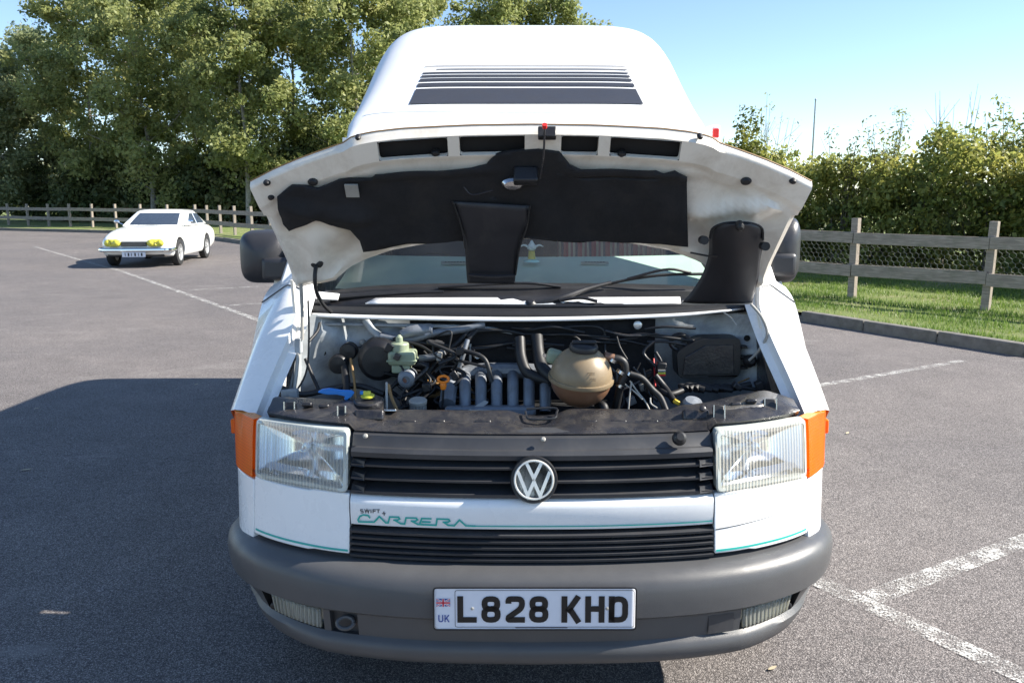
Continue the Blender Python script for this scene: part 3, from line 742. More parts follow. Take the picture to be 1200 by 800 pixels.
# ---- number plate
PL = Matrix.Rotation(R(-3), 3, 'X')
def pl3(u, v, out=.0): 
    p, n = bstat(abs(u)); return Vector((.005 + u, -.010 - out + v * .05, .4845 + v))
poly = rrect(0, 0, .521, .111, .008)
plate = drape([tuple(p) for p in poly], lin(-.25, .25, 11), [], lambda a, b: pl3(a, b)).build('number_plate', 'plate', van, solid=.004)
def frame_(w_, h_, r_, t_, out, name, mat, par, cx=0):
    q = [tuple(p) for p in rrect(cx, 0, w_, h_, r_, 5)]
    return ribbon([q], t_, lambda a, b: pl3(a, b, out), True).build(name, mat, par, smooth=0)
frame_(.523, .113, .009, .004, .0025, 'plate_edge', 'black', plate)
frame_(.463, .099, .006, .0012, .0016, 'border_line', 'ink', plate, cx=.0255)
def glyph(ch, w_, h_, t_):
    a = t_ / 2; X0, X1, Y0, Y1 = a, w_ - a, a, h_ - a; m = h_ * .52
    G = {'L': [[(X0, h_), (X0, Y0), (w_, Y0)]],
         'H': [[(X0, 0), (X0, h_)], [(X1, 0), (X1, h_)], [(X0 + a, m), (X1 - a, m)]],
         'K': [[(X0, 0), (X0, h_)], [(X1 + a * .2, h_), (X0 + a, h_ * .40)], [(w_ * .42, h_ * .53), (X1 + a * .35, 0)]],
         'U': [rounded([(X0, h_), (X0, Y0), (X1, Y0), (X1, h_)], w_ * .45)],
         'S': [rounded([(X1, Y1), (X0, Y1), (X0, m), (X1, m), (X1, Y0), (X0, Y0)], w_ * .2)],
         'W': [[(X0, h_), (w_ * .28, Y0), (w_ * .5, h_), (w_ * .72, Y0), (X1, h_)]], 'I': [[(w_ / 2, 0), (w_ / 2, h_)]],
         'F': [[(w_, Y1), (X0, Y1), (X0, 0)], [(X0 + a, m), (w_ * .85, m)]], 'T': [[(0, Y1), (w_, Y1)], [(w_ / 2, Y1 - a), (w_ / 2, 0)]],
         '2': [rounded([(X0, h_ * .72), (X0, Y1), (X1, Y1), (X1, h_ * .56), (X0, h_ * .20), (X0, Y0), (w_, Y0)], w_ * .30)]}
    if ch == 'D': return [(rounded([(X0, Y0), (X1, Y0), (X1, Y1), (X0, Y1)], w_ * .34, True), True)] if False else [(rounded([(X0, Y0), (X1, Y0), (X1, Y1), (X0, Y1), (X0, Y0)], w_ * .36), False), ([(X0, 0), (X0, h_)], False)]
    if ch == '8':
        return [([tuple(p) for p in rounded([(X0 + .001, m), (X1 - .001, m), (X1 - .001, Y1), (X0 + .001, Y1)], w_ * .32, True)], True), ([tuple(p) for p in rounded([(X0, Y0), (X1, Y0), (X1, m), (X0, m)], w_ * .32, True)], True)]
    return [(g_, False) for g_ in G[ch]]
def letters(txt, xs, y0, w_, h_, t_, fn, name, mat, par):
    for k, (ch, x0) in enumerate(zip(txt, xs)):
        mb = MB()
        for q, cl in glyph(ch, w_, h_, t_):
            for z in stroke2(q, t_, cl): mb.add([fn(x0 + p[0], y0 + p[1]) for p in z], [(0, 1, 2, 3)])
        mb.build(name, mat, par, smooth=0)
k_ = .0004986
letters('L828KHD', [(c - 606.5) * k_ for c in (205, 329, 455, 577, 745, 868, 990)], -.0375, .0502, .0715, .0152, lambda a, b: pl3(a, b, .0018), 'letter', 'ink', plate)
letters('UK', [-.2495, -.2335], -.036, .0125, .0195, .0027, lambda a, b: pl3(a, b, .0018), 'letter', 'plate_blue', plate)
def quad2(x0, x1, y0, y1, out): return MB().add([pl3(x0, y0, out), pl3(x1, y0, out), pl3(x1, y1, out), pl3(x0, y1, out)], [(0, 1, 2, 3)])
fx0, fx1, fy0, fy1 = -.2545, -.2185, .0065, .027; fcx, fcy = (fx0 + fx1) / 2, (fy0 + fy1) / 2
flag = quad2(fx0, fx1, fy0, fy1, .0014).build('flag', 'plate_blue', plate, smooth=0)
mw = MB(); mr = MB()
for A_, B_ in (((fx0, fy0), (fx1, fy1)), ((fx0, fy1), (fx1, fy0))):
    for q in stroke2([A_, B_], .0045): mw.add([pl3(p.x, p.y, .0018) for p in q], [(0, 1, 2, 3)])
    for q in stroke2([A_, B_], .0016): mr.add([pl3(p.x, p.y, .0022) for p in q], [(0, 1, 2, 3)])
for wd_, mb, o_ in ((.0072, mw, .0026), (.0042, mr, .0030)):
    for q in stroke2([(fcx, fy0), (fcx, fy1)], wd_) + stroke2([(fx0, fcy), (fx1, fcy)], wd_): mb.add([pl3(p.x, p.y, o_) for p in q], [(0, 1, 2, 3)])
mw.build('flag_cross', 'plate', plate, smooth=0); mr.build('flag_cross', 'plate_red', plate, smooth=0)
for cx in (282, 982): MB().lathe([(.004, 0), (.004, .002), (.002, .003)], pl3((cx - 606.5) * k_, 0), (0, -1, 0), 10).build('screw', 'greycap', plate)
ribbon([[(-.05, -.0515), (.085, -.0515)]], .0016, lambda a, b: pl3(a, b, .0016)).build('supplier_print', 'stripe', plate, smooth=0)

# ---- lower front panels
xi = .497
def shell(rows, off):
    m = MB().grid(rows); m.grid([[p + off for p in r] for r in rows])
    b = list(rows[0]) + [r[-1] for r in rows[1:]] + list(rows[-1][-2::-1]) + [r[0] for r in rows[-2:0:-1]]
    m.grid([b, [p + off for p in b]], True); bm = bmesh.new(); vs = [bm.verts.new(v) for v in m.v]
    for f in m.f: bm.faces.new([vs[i] for i in f])
    bmesh.ops.remove_doubles(bm, verts=bm.verts, dist=1e-5); bm.verts.index_update()
    o = MB().add([v.co.copy() for v in bm.verts], [tuple(v.index for v in f.verts) for f in bm.faces]); bm.free(); return o
def front_panels(s):
    zs = lin(.573, .733, 8)
    rows = [[S3(s * x, z + (.004 if x < .6 else 0)) for x in lin(xi, .803, 16)] for z in zs]
    pn = shell(rows, Vector((0, .03, 0))).build('corner_panel', 'white', van, bevel=.003)
    rows = [[S3(s * x, z, .0015) for x in lin(xi + .004, .798, 16)] for z in (.583, .5885)]
    MB().grid(rows).build('pinstripe', 'teal', pn)
    if s > 0:
        rows = [[S3(x, .640 + .018 * (x - .5) / .25 + dz * (1 - (x - .5) / .25), .0012) for x in lin(.5, .745, 8)] for dz in (0, .003)]
        MB().grid(rows).build('scratch', 'grille', pn)
    wr = wrap(.807, .62, lin(.538, .722, 7), s, 0); nw = len(wr.v) // 7
    shell([[Vector(p) for p in wr.v[k * nw:(k + 1) * nw]] for k in range(7)], Vector((-s * .02, .02, 0))).build('wing_lower_panel', 'white', van, bevel=.003)
both(front_panels)
prof = [(.035, .737), (.012, .733), (.002, .724), (-.001, .712), (-.002, .69), (0, .665), (.002, .654), (.012, .650), (.04, .650)]
strip = MB().grid([[Vector((x, plan_y(x) + lean(.69) + d, z)) for d, z in prof] for x in lin(-.494, .494, 41)]).build('front_trim_panel', 'white', van, smooth=50)
def TS(x, z): return plan_y(x) + lean(.69) - .0035
tsf = lambda x, z: Vector((x, TS(x, z), z))
def tpx(pts, ox=400, oy=520, k=5): return [onsurf(ox + a / k, oy + b / k, TS) for a, b in pts]
# crop scale 1200/155, origin (405,570)
kk = 1200 / 155
def cpx(pts): return tpx(pts, 405, 570, kk)
car = [[(222, 285), (205, 262), (160, 255), (130, 268), (112, 300), (120, 318), (258, 321), (305, 270), (365, 328), (385, 328), (400, 274), (480, 276), (490, 292), (470, 303), (432, 303)], [(445, 303), (500, 335), (535, 338), (548, 282), (640, 284), (652, 300), (632, 312), (590, 312)],
       [(600, 312), (655, 342), (820, 350), (830, 292), (935, 296), (945, 312), (925, 322), (880, 322)], [(672, 342), (690, 288), (780, 291)], [(690, 318), (772, 321)], [(890, 322), (930, 350), (985, 354), (1033, 302), (1090, 354), (1180, 358)]]
lt = MB()
for st in car:
    for q in stroke2(cpx(st), .0046): lt.add([tsf(p.x, p.y) for p in q], [(0, 1, 2, 3)])
lt.build('lettering', 'teal', strip, smooth=0)
a0 = onsurf(405 + 1180 / kk, 570 + 358 / kk, TS); zl = a0[1]
MB().grid([[tsf(x, zl + dz) for x in lin(a0[0], .492, 24)] for dz in (-.0016, .0016)]).build('pinstripe', 'teal', strip)
sw = MB()
for ch, x0 in zip('SWIFT', (132, 170, 226, 246, 280)):
    wpx = {'S': 30, 'W': 48, 'I': 8, 'F': 30, 'T': 30}[ch]; A_ = cpx([(x0, 238)])[0]; B_ = cpx([(x0 + wpx, 205)])[0]
    for q, cl in glyph(ch, B_[0] - A_[0], B_[1] - A_[1], .0021):
        for z in stroke2(q, .0021, cl): sw.add([tsf(A_[0] + p[0], A_[1] + p[1]) for p in z], [(0, 1, 2, 3)])
for st in ([(330, 243), (362, 243)], [(346, 224), (350, 262)]):
    for q in stroke2(cpx(st), .0022): sw.add([tsf(p.x, p.y) for p in q], [(0, 1, 2, 3)])
sw.build('small_lettering', 'ink', strip, smooth=0)

# ---- grilles
def bar(x0, x1, zc, sect, n=25, extra=0): return MB().grid([[Vector((x, plan_y(x) + lean(zc) + d + extra, zc + z)) for d, z in sect] for x in lin(x0, x1, n)], True)
low = empty_low = MB().grid([[Vector((x, plan_y(x) + .05, z)) for x in lin(-.495, .495, 21)] for z in (.56, .66)]).build('lower_grille', 'dark', van)
for zc in (.638, .622, .606, .590, .575):
    bar(-.494, .494, zc, [(-.002, .003), (.03, .006), (.03, .001), (.0, -.004)]).build('slat', 'grille', low)
for x in (-.4945, .4945): MB().box((x, plan_y(x) + .02, .605), (.006, .05, .078)).build('end_cheek', 'grille', low)
up = MB().grid([[Vector((x, plan_y(x) + .10, z)) for x in lin(-.495, .495, 21)] for z in (.72, .90)]).build('grille', 'dark', van)
bar(-.493, .493, .850, [(-.004, -.014), (-.006, .0), (.004, .010), (.05, .018), (.05, -.006)], 31).build('slat', 'grille', up, smooth=30)
for zc in (.815, .780): bar(-.493, .493, zc, [(-.002, -.003), (-.003, .003), (.055, .014), (.055, .009)], 31).build('slat', 'grille', up, smooth=30)
bar(-.493, .493, .744, [(-.002, -.006), (-.003, .004), (.06, .016), (.06, .004)], 31).build('slat', 'grille', up, smooth=30)
for s in (-1, 1):
    for zc in (.815, .780, .746):
        MB().prism([(s * .493, plan_y(.49) + lean(zc) - .003, zc - .002), (s * .493, plan_y(.49) + lean(zc) + .02, zc + .012), (s * .455, plan_y(.455) + lean(zc) - .004, zc + .012), (s * .455, plan_y(.455) + lean(zc) - .007, zc - .004)], (0, .03, .001)).build('slat_end', 'grille', up)
cover = bar(-.493, .493, .878, [(.0, -.020), (.012, -.010), (.022, .010), (.05, .022), (.09, .022), (.09, -.02)], 41).build('grille_top_cover', 'grille', van, smooth=40)
for x in (-.455, .03): MB().lathe([(.007, 0), (.007, .004), (.004, .007)], (x, plan_y(x) + .052, .888), (0, -.7, .7), 10).build('screw', 'greycap', cover)
MB().lathe([(.02, 0), (.018, .012), (.010, .02)], (.40, plan_y(.4) + .045, .886), (0, -.8, .5), 14).build('rubber_stop', 'rubber', cover)
# badge
bc = Vector((.004, .10 + lean(.79) - .012, .7915)); bt = math.atan(.2); bu = Vector((0, math.sin(bt), math.cos(bt))); bn = Vector((0, -math.cos(bt), math.sin(bt)))
badge = MB().lathe([(.0615, -.03), (.0635, .004), (.0605, .010), (.0555, .010), (.0545, .0)], bc, bn, 48).build('badge', 'black', van)
MB().lathe([(.0545, 0), (.0545, .0095), (.0522, .013), (.0492, .013), (.047, .0095), (.047, 0)], bc, bn, 48).build('badge_ring', 'silver', badge)
def b3(u, v, o): return bc + Vector((u, 0, 0)) + bu * v + bn * o
def bdg(pts, wd):
    mb = MB()
    for q in stroke2(pts, wd):
        a = [b3(p.x, p.y, .0115) for p in q]; b = [b3(p.x, p.y, .001) for p in q]
        mb.add(a + b, [(0, 1, 2, 3), (0, 4, 5, 1), (2, 6, 7, 3), (1, 5, 6, 2), (3, 7, 4, 0)])
    return mb
bdg([(-.0195, .0445), (0, .004), (.0195, .0445)], .0088).build('letter', 'silver', badge, smooth=0)
bdg([(-.0425, .0225), (-.0165, -.0415), (0, -.0045), (.0165, -.0415), (.0425, .0225)], .0088).build('letter', 'silver', badge, smooth=0)

# ---- head lamps and indicators
def headlamp(s):
    x0, x1, z0, z1 = .500, .800, .741, .905
    x0 += .002
    q = [tuple(p) for p in rounded([(x0, z0), (x1, z0 - .006), (x1, z1 - .008), (x0, z1)], .014, True, 3)]
    sf = lambda a, b, o=0: S3(s * a, b, o)
    hl = drape(q, lin(x0 + .02, x1 - .02, 12), lin(.76, .89, 5), lambda a, b: sf(a, b, .006)).build('headlamp', 'lens', van, recalc=True)
    hl.name = 'headlamp'
    # rim
    inn = [tuple(p) for p in rounded([(x0 + .013, z0 + .010), (x1 - .008, z0 + .006), (x1 - .008, z1 - .018), (x0 + .013, z1 - .014)], .008, True, 3)]
    n = len(q)
    MB().grid([[sf(*p, -.03) for p in q], [sf(*p, .004) for p in q], [sf(p[0] + (i_[0] - p[0]) * .3, p[1] + (i_[1] - p[1]) * .3, .0085) for p, i_ in zip(q, inn)], [sf(*p, .0075) for p in inn], [sf(*p, -.012) for p in inn]], True).build('lens_rim', 'lensrim', hl, smooth=40)
    # bowl reflector
    rows = []; cx_, cz_ = (x0 + x1) / 2, (z0 + z1) / 2 - .004
    for t in lin(0, 1, 9):
        rows.append([Vector((s * (cx_ + (p[0] - cx_) * (.08 + .92 * t)), SF(s * (cx_ + (p[0] - cx_) * t), cz_ + (p[1] - cz_) * t) + .012 + .085 * (1 - t * t), cz_ + (p[1] - cz_) * (.08 + .92 * t))) for p in inn])
    MB().grid(rows, True).build('reflector', 'reflector', hl, smooth=60)
    yb = SF(cx_, cz_) + .10
    MB().lathe([(.012, 0), (.012, .02), (.008, .03), (.008, .055), (.0, .06)], (s * cx_, yb, cz_), (0, -1, 0), 14).build('bulb', 'chrome', hl)
    MB().grid([[Vector((s * x, SF(x, .75) + y, .765 + y * .1)) for x in lin(x0 + .03, x1 - .03, 8)] for y in (.012, .06)]).build('inner_shelf', 'chrome', hl)
    ind = wrap(.806, .66, lin(.729, .893, 43), s, .004, 26)
    nw = len(ind.v) // 43
    for k in range(1, 42, 2):
        for j in range(nw): q_ = ind.v[k * nw + j]; ind.v[k * nw + j] = (q_[0] + s * .0011, q_[1] - .0011, q_[2])
    ind = ind.build('indicator', 'amber', van, smooth=60)
    wrap(.812, .64, lin(.735, .887, 5), s, -.022, 16).build('backing', 'amberback', ind, smooth=60)
    e = [p for p in arc(.806, .66, s, 26)]
    for zt in (.729, .893):
        MB().grid([[Vector((p.x + s * .003, p.y + lean(zt) * max(0, 1 - max(0, (abs(p.x) - .86) / .06)) - .003, zt)) for p in e], [Vector((p.x - s * .02, p.y + lean(zt) + .02, zt)) for p in e]]).build('lens_edge', 'amberback', ind)
    MB().box((s * .929, .52, .825), (.016, .03, .045)).build('locating_tab', 'amber', ind, bevel=.004)
both(headlamp)

# ---- wings, A posts, flanks
def wing(s):
    o = [L(x, y, d) for x, y, d in ((972, 481, .47), (957, 440, .55), (940, 398, .64), (918, 355, .74), (901, 330, .82), (893, 318, .90))]
    i = [L(x, y, d) for x, y, d in ((944, 487, .41), (925, 442, .50), (904, 396, .585), (889, 357, .67), (882, 336, .76), (878, 322, .86))]
    o = [Vector((p.x, p.y, p.z)) for p in catmull(o, 24)]; i = [Vector(p) for p in catmull(i, 24)]
    rows = []
    for a, b in zip(o, i):
        m1 = a.lerp(b, .22) + Vector((0, -.012, .010)); m2 = a.lerp(b, .55) + Vector((0, -.010, .012)); m3 = a.lerp(b, .9) + Vector((0, 0, .004))
        f1 = b + Vector((-.006, .01, -.03)); f2 = b + Vector((-.03, .012, -.034))
        d0 = Vector((.922, a.y + .05, a.z - .06)); d1 = Vector((.925, a.y + .12, a.z - .16))
        rows.append([Vector((s * p.x, p.y, p.z)) for p in (d1, d0, a, m1, m2, m3, b, f1, f2)])
    w_ = MB().grid(rows).build('wing', 'white', van, smooth=40)
    q = rows[17]; MB().tube([p + Vector((s * .001, -.002, .001)) for p in q[1:6]], .0022, 6).build('panel_seam', 'grille', w_)
    # flank below the wing down to the sill, arches cut out
    def side_poly():
        P = [(.53, .50), (.56, .66), (.70, .82), (.84, .97), (1.0, 1.09), (1.03, 1.22), (5.02, 1.22), (5.04, .34)]
        P += [(4.22 + .37 + .02, .34)]
        P += [(4.22 + .38 * math.cos(a), .34 + .38 * math.sin(a)) for a in lin(0, math.pi, 15)]
        P += [(.90 + .38 * math.cos(a), .34 + .38 * math.sin(a)) for a in lin(0, math.pi * .86, 14)]
        return P
    MB().prism([(s * .921, y, z) for y, z in side_poly()], (-s * .03, 0, 0)).build('side_panel', 'white', van, smooth=0)
    zs = lin(1.22, 1.80, 7)
    def xs_(z): return .921 - .17 * ((z - 1.22) / .58) ** 1.4
    zs = [1.22, 1.27, 1.38, 1.49, 1.60, 1.69, 1.75]
    rows = [[Vector((s * xs_(z), y, z)) for y in ([.98 + (z - 1.22) * .98, 1.09 + (z - 1.22) * .93, 1.95, 2.6, 3.6, 4.6, 5.02 - (z - 1.22) * .12])] for z in zs]
    up_ = MB().grid(rows, skip=lambda i, j: j == 1 and 1 <= i <= 4).build('upper_side', 'white', van, solid=.03)
    def win(y0, y1, name, skew=0):
        r = [[Vector((s * (xs_(z) + .004), y, z)) for y in lin(y0 + (z - 1.27) * skew, y1, 5)] for z in lin(1.26, 1.70, 4)]
        ww = MB().grid(r).build(name, 'glass' if name == 'door_window' and s > 0 else 'darkglass', up_)  # left door pane made opaque to keep a sun patch off the ground
        lo_, hi_ = r[0], r[-1]; MB().tube([p + Vector((s * .002, 0, 0)) for p in lo_ + [q[-1] for q in r[1:]] + hi_[::-1] + [q[0] for q in r[::-1]]], .008, 6, caps=False).build('rubber_seal', 'rubber', ww)
    win(1.11, 1.97, 'door_window', .93); win(2.12, 3.35, 'side_window'); win(3.5, 4.85, 'side_window')
    # A post
    ap = [Vector((s * .835, .88, 1.22)), Vector((s * .80, 1.12, 1.47)), Vector((s * .75, 1.34, 1.66)), Vector((s * .70, 1.42, 1.71))]
    MB().tube(ap, .036, 8, 12).build('windscreen_pillar', 'white', van)
    # mirror
both(wing)
MB().grid([[Vector((x, 5.02 - (z - .34) * .02, z)) for x in lin(-.91, .91, 3)] for z in lin(.34, 1.8, 4)]).build('tailgate', 'white', van, solid=.03)
MB().box((0, 5.06, .46), (1.8, .12, .22)).build('rear_bumper', 'bumper', van, bevel=.03)
def wheel(s, y):
    c = (s * .80, y, .325)
    wl = MB().lathe([(.19, -.09), (.26, -.10), (.315, -.085), (.325, -.05), (.325, .05), (.315, .085), (.26, .10), (.19, .09)], c, (s, 0, 0), 36, cap=False).build('wheel', 'tyre', van)
    MB().lathe([(.0, .05), (.06, .06), (.14, .045), (.17, .07), (.195, .085), (.195, -.06)], c, (s, 0, 0), 28).build('rim', 'wheel', wl)
for y in (.90, 4.22): both(lambda s: wheel(s, y))
# ---- mirrors
def mirror(s):
    if s < 0: x0, x1, zc, hz, y = -1.052, -.862, 1.318, .098, 1.02
    else: x0, x1, zc, hz, y = .850, .985, 1.345, .122, 1.0
    cx_, hw = (x0 + x1) / 2, (x1 - x0) / 2
    rows = []
    for t, k in ((0, .30), (.015, .62), (.035, .86), (.065, .97), (.10, 1.0), (.15, .97), (.16, .90)):
        rows.append([Vector((cx_ + hw * k * (abs(math.cos(a)) ** .5) * math.copysign(1, math.cos(a)), y - .06 + t, zc + hz * k * (abs(math.sin(a)) ** .5) * math.copysign(1, math.sin(a)))) for a in [2 * math.pi * i_ / 40 for i_ in range(40)]])
    m = MB().grid(rows, True); m.f.append(tuple(range(40))); m.f.append(tuple(range(len(m.v) - 40, len(m.v))))
    mr_ = m.build('door_mirror', 'mirror_plastic', van, smooth=50)
    # stepped foot and arms
    MB().box((s * .905, y - .045, zc - hz * .40), (.10, .05, .085)).build('mirror_foot', 'mirror_plastic', mr_, bevel=.018, seg=3)
    for dz in (-.085, -.02):
        MB().tube([(s * .80, y + .10, 1.285 + dz * .5 - .01), (s * .85, y + .03, zc + dz - .015), (s * .90, y - .02, zc + dz - .015)], [.022, .018, .016], 8, 10).build('mirror_arm', 'mirror_plastic', mr_)
    MB().grid([[Vector((cx_ + a * hw * .85, y + .102, zc + b * hz * .85)) for a in (-1, 1)] for b in (-1, 1)]).build('mirror_glass', 'chrome', mr_)
both(mirror)

# ---- high roof
HZ = [(1.28, 1.775), (1.45, 1.865), (1.7, 2.0), (2.0, 2.175), (2.25, 2.315), (2.45, 2.395), (2.65, 2.435), (3.0, 2.46), (3.5, 2.475), (4.5, 2.47), (4.95, 2.42), (5.05, 2.30)]
HZs = [(p.x, p.y) for p in catmull(HZ, 90)]
def hz_(y): return interp(y, HZs)
def hw_(y): return interp(y, [(1.28, .70), (1.5, .74), (2.2, .765), (3.2, .775), (4.8, .775), (5.05, .74)])
ZB = 1.735
def hn_(y): return interp(y, [(1.28, 5.0), (2.0, 6.0), (3.0, 6.8), (5.05, 6.8)])
def roof_z(x, y):
    n_ = hn_(y); return ZB + (hz_(y) - ZB) * max(0, 1 - (abs(x) / hw_(y)) ** n_) ** (1 / n_)
rows = []
for y in [1.28, 1.29, 1.31, 1.35, 1.4] + lin(1.5, 4.85, 44) + [4.93, 4.99, 5.03, 5.05]:
    r = []; n_ = hn_(y)
    for a in lin(0, math.pi, 61):
        c_, s_ = math.cos(a), math.sin(a); q = 2 / n_
        zz = ZB + (hz_(y) - ZB) * s_ ** q if s_ > 1e-9 else ZB
        xx = math.copysign(abs(c_) ** q * hw_(y), c_) * (1 - 0.05 * (zz - ZB) / .78)
        r.append(Vector((xx, y, zz)))
    rows.append(r)
m = MB().grid(rows); m.f.append(tuple(range(61))); m.f.append(tuple(range(len(m.v) - 61, len(m.v))))
roof = m.build('high_roof', 'gelcoat', van, smooth=50)
def rs(x, y, out=.004):
    k_ = 1 - 0.05 * (roof_z(x, y) - ZB) / .78; z = roof_z(x / k_, y)
    e = .01; ny = -(roof_z(x / k_, y + e) - z) / e
    return Vector((x, y + ny * out * .8, z + out * .8))
def roof_y(px, py):
    lo_, hi_ = 1.3, 3.4
    for _ in range(40):
        mdy = (lo_ + hi_) / 2; p = L(px, py, mdy)
        if p.z > roof_z(p.x, mdy): lo_ = mdy
        else: hi_ = mdy
    return mdy
def seam(y0, y1, xl0, xl1, xr0, xr1): return drape([(xl0, y0), (xr0, y0), (xr1, y1), (xl1, y1)], lin(-.48, .48, 26), lin(y0, y1, 4)[1:-1] if abs(y1 - y0) > .05 else [], rs)
C_ = 615
bands = [(122, 104.2, .485, .472), (101.8, 97.6, .471, .468), (95.4, 92.2, .466, .463), (90.6, 88.3, .462, .460), (86.5, 85.0, .459, .457), (82.2, 81.2, .456, .455), (78.2, 77.5, .455, .454)]
for k, (pa, pb, xa, xb) in enumerate(bands):
    ya, yb = roof_y(C_, pa), roof_y(C_, pb); xl = -xa if k != 5 else -.40
    seam(ya, yb, xl, xl if k == 5 else -xb, xa, xb).build('roof_stripe', 'stripe', roof, recalc=True)
MB().grid([[Vector((p.x * 1.012, p.y - .006, ZB + dz)) for p in [Vector((math.copysign(hw_(1.32) * abs(math.cos(a)) ** .5, math.cos(a)), 1.30 + .0 * a, 0)) for a in lin(0, math.pi, 31)]] for dz in (-.02, .025)]).build('roof_flange', 'gelcoat', roof)
MB().grid([[Vector((x, 1.275 + .12 * (x / .75) ** 2 + d, z)) for x in lin(-.69, .69, 31)] for d, z in ((.02, 1.66), (-.004, 1.68), (-.004, 1.74), (.03, 1.79))]).build('cab_header', 'white', van, smooth=50, solid=.012)
MB().tube([rs(x, 1.46 + .02 * (x / .6) ** 2, .001) for x in lin(-.66, .66, 41)], .004, 6).build('roof_seam', 'gelcoat', roof)
mk = MB().box((.795, 1.62, 1.79), (.05, .09, .085)).build('marker_lamp', 'gelcoat', van, bevel=.012)
MB().box((.797, 1.571, 1.798), (.026, .006, .036)).build('lens', 'red', mk, bevel=.002)

# ---- open bonnet: a plane leaning back from the hinge line, coordinates (x, s up the panel, d towards its underside)
BU, BN, BQ = Vector((0, -.539, .842)), Vector((0, -.842, -.539)), Vector((0, .70, 1.246))
def be(x): return .050 * (abs(x) / .77) ** 2.4
def B3(x, s, d): return BQ + Vector((x, 0, 0)) + BU * s + BN * d
def bonp(px, py, extra=0):
    d = 0
    for _ in range(6):
        lo_, hi_ = .0, 1.2
        for _ in range(40):
            y = (lo_ + hi_) / 2; p = L(px, py, y) - BQ
            if p.dot(BN) > d: lo_ = y
            else: hi_ = y
        x, s = p.x, p.dot(BU); d = be(x) + extra
    return x, s
rear = sorted([(-bonp(*q)[0], bonp(*q)[1]) for q in [(342, 333), (362, 331), (384, 327), (405, 312), (425, 303), (457, 292), (500, 285), (545, 281), (622, 279)]])
frnt = sorted([(-bonp(*q)[0], bonp(*q)[1]) for q in [(293, 213), (320, 199), (348, 187), (378, 176), (404, 167), (413, 160), (436, 155), (470, 151), (551, 147), (624, 146)]])
def sr(x): return interp(abs(x), rear)
def sf(x): return interp(abs(x), frnt)
XM = max(q[0] for q in frnt) - .001
slots = [(441, 524), (538, 615), (658, 702), (716, 800)]
sx = [(bonp(a, 160, .03)[0], bonp(b, 160, .03)[0]) for a, b in slots]
cols = sorted(set([round(v, 4) for v in lin(-XM, XM, 71)]))
cols = sorted([c for c in cols if all(abs(c - e) > .006 for q in sx for e in q)] + [e for q in sx for e in q])
sxm = sorted([(bonp(*q)[1], -bonp(*q)[0]) for q in [(293, 213), (317, 261), (337, 303), (346, 328)]])
def tp_(x, s): return x * (1 + (min(1, interp(s, sxm) / XM) - 1) * (abs(x) / XM) ** 3)
skin = MB().grid([[B3(tp_(x, sr(x) + (sf(x) - sr(x)) * v), sr(x) + (sf(x) - sr(x)) * v, be(x) - .03 * math.sin(math.pi * min(1, max(0, v))) ** .7) for v in lin(0, 1, 17)] for x in cols])
bonnet = skin.build('bonnet', 'white', van, smooth=60)
kr = [0, .006, .014, .017, .045, .076, .080, .090, .105]
def ridge(x, s, x0, s0, x1, s1, w_, a):
    dx, ds = x1 - x0, s1 - s0; t = max(0, min(1, ((x - x0) * dx + (s - s0) * ds) / (dx * dx + ds * ds)))
    q = (x - x0 - t * dx) ** 2 + (s - s0 - t * ds) ** 2; return a * math.exp(-q / (w_ * w_))
def relief(x, s):
    ax = abs(x); r = 0
    r += ridge(ax, s, .74, .36, .50, .30, .022, .024) + ridge(ax, s, .50, .44, .12, .455, .016, .010)
    r += ridge(ax, s, .70, .10, .66, .33, .03, .02) - ridge(ax, s, .60, .14, .52, .22, .05, .026)
    r += ridge(ax, s, .72, .03, .40, .17, .018, .012) + .012 * math.exp(-((ax - .60) / .05) ** 2 - ((s - .24) / .05) ** 2)
    r -= ridge(ax, s, .68, .27, .58, .38, .03, .012)
    return r
rows = []
for x in cols:
    f_, r_ = sf(x), sr(x); w_ = min(1, max(0, (.56 - abs(x)) / .05)); col_ = []
    for k in kr:
        s = f_ - k; dd = {0: 0, .006: .012}.get(k, .030 * w_ + .020 * (1 - w_)) if k < .085 else (.030 * w_ + .02 * (1 - w_)) * .75
        col_.append(B3(tp_(x, s), s, be(x) + dd))
    lo_ = f_ - .105
    for t in lin(0, 1, 26)[1:]:
        s = lo_ + (r_ - lo_) * t; ed = min(1, max(0, (XM - abs(x)) / .03)); er = min(1, max(0, (s - r_) / .02))
        dd = (.012 + relief(x, s)) * ed * (.2 + .8 * er) + .014 * (1 - er) * 0 + .016 * math.exp(-((XM - .03 - abs(x)) / .012) ** 2) + .012 * math.exp(-((s - r_ - .03) / .012) ** 2)
        col_.append(B3(tp_(x, s), s, be(x) + dd))
    rows.append(col_)
def slskip(i, j):
    xm = (cols[i] + cols[i + 1]) / 2
    return 3 <= j <= 4 and any(a < xm < b for a, b in sx)
inner = MB().grid(rows, skip=slskip).build('inner_panel', 'inner_white', bonnet, smooth=50, recalc=False)
ed_ = [B3(tp_(x, sf(x)), sf(x) + .001, be(x) - .001) for x in cols]
MB().tube(ed_, .0022, 5).build('front_edge', 'wire_brown', bonnet)
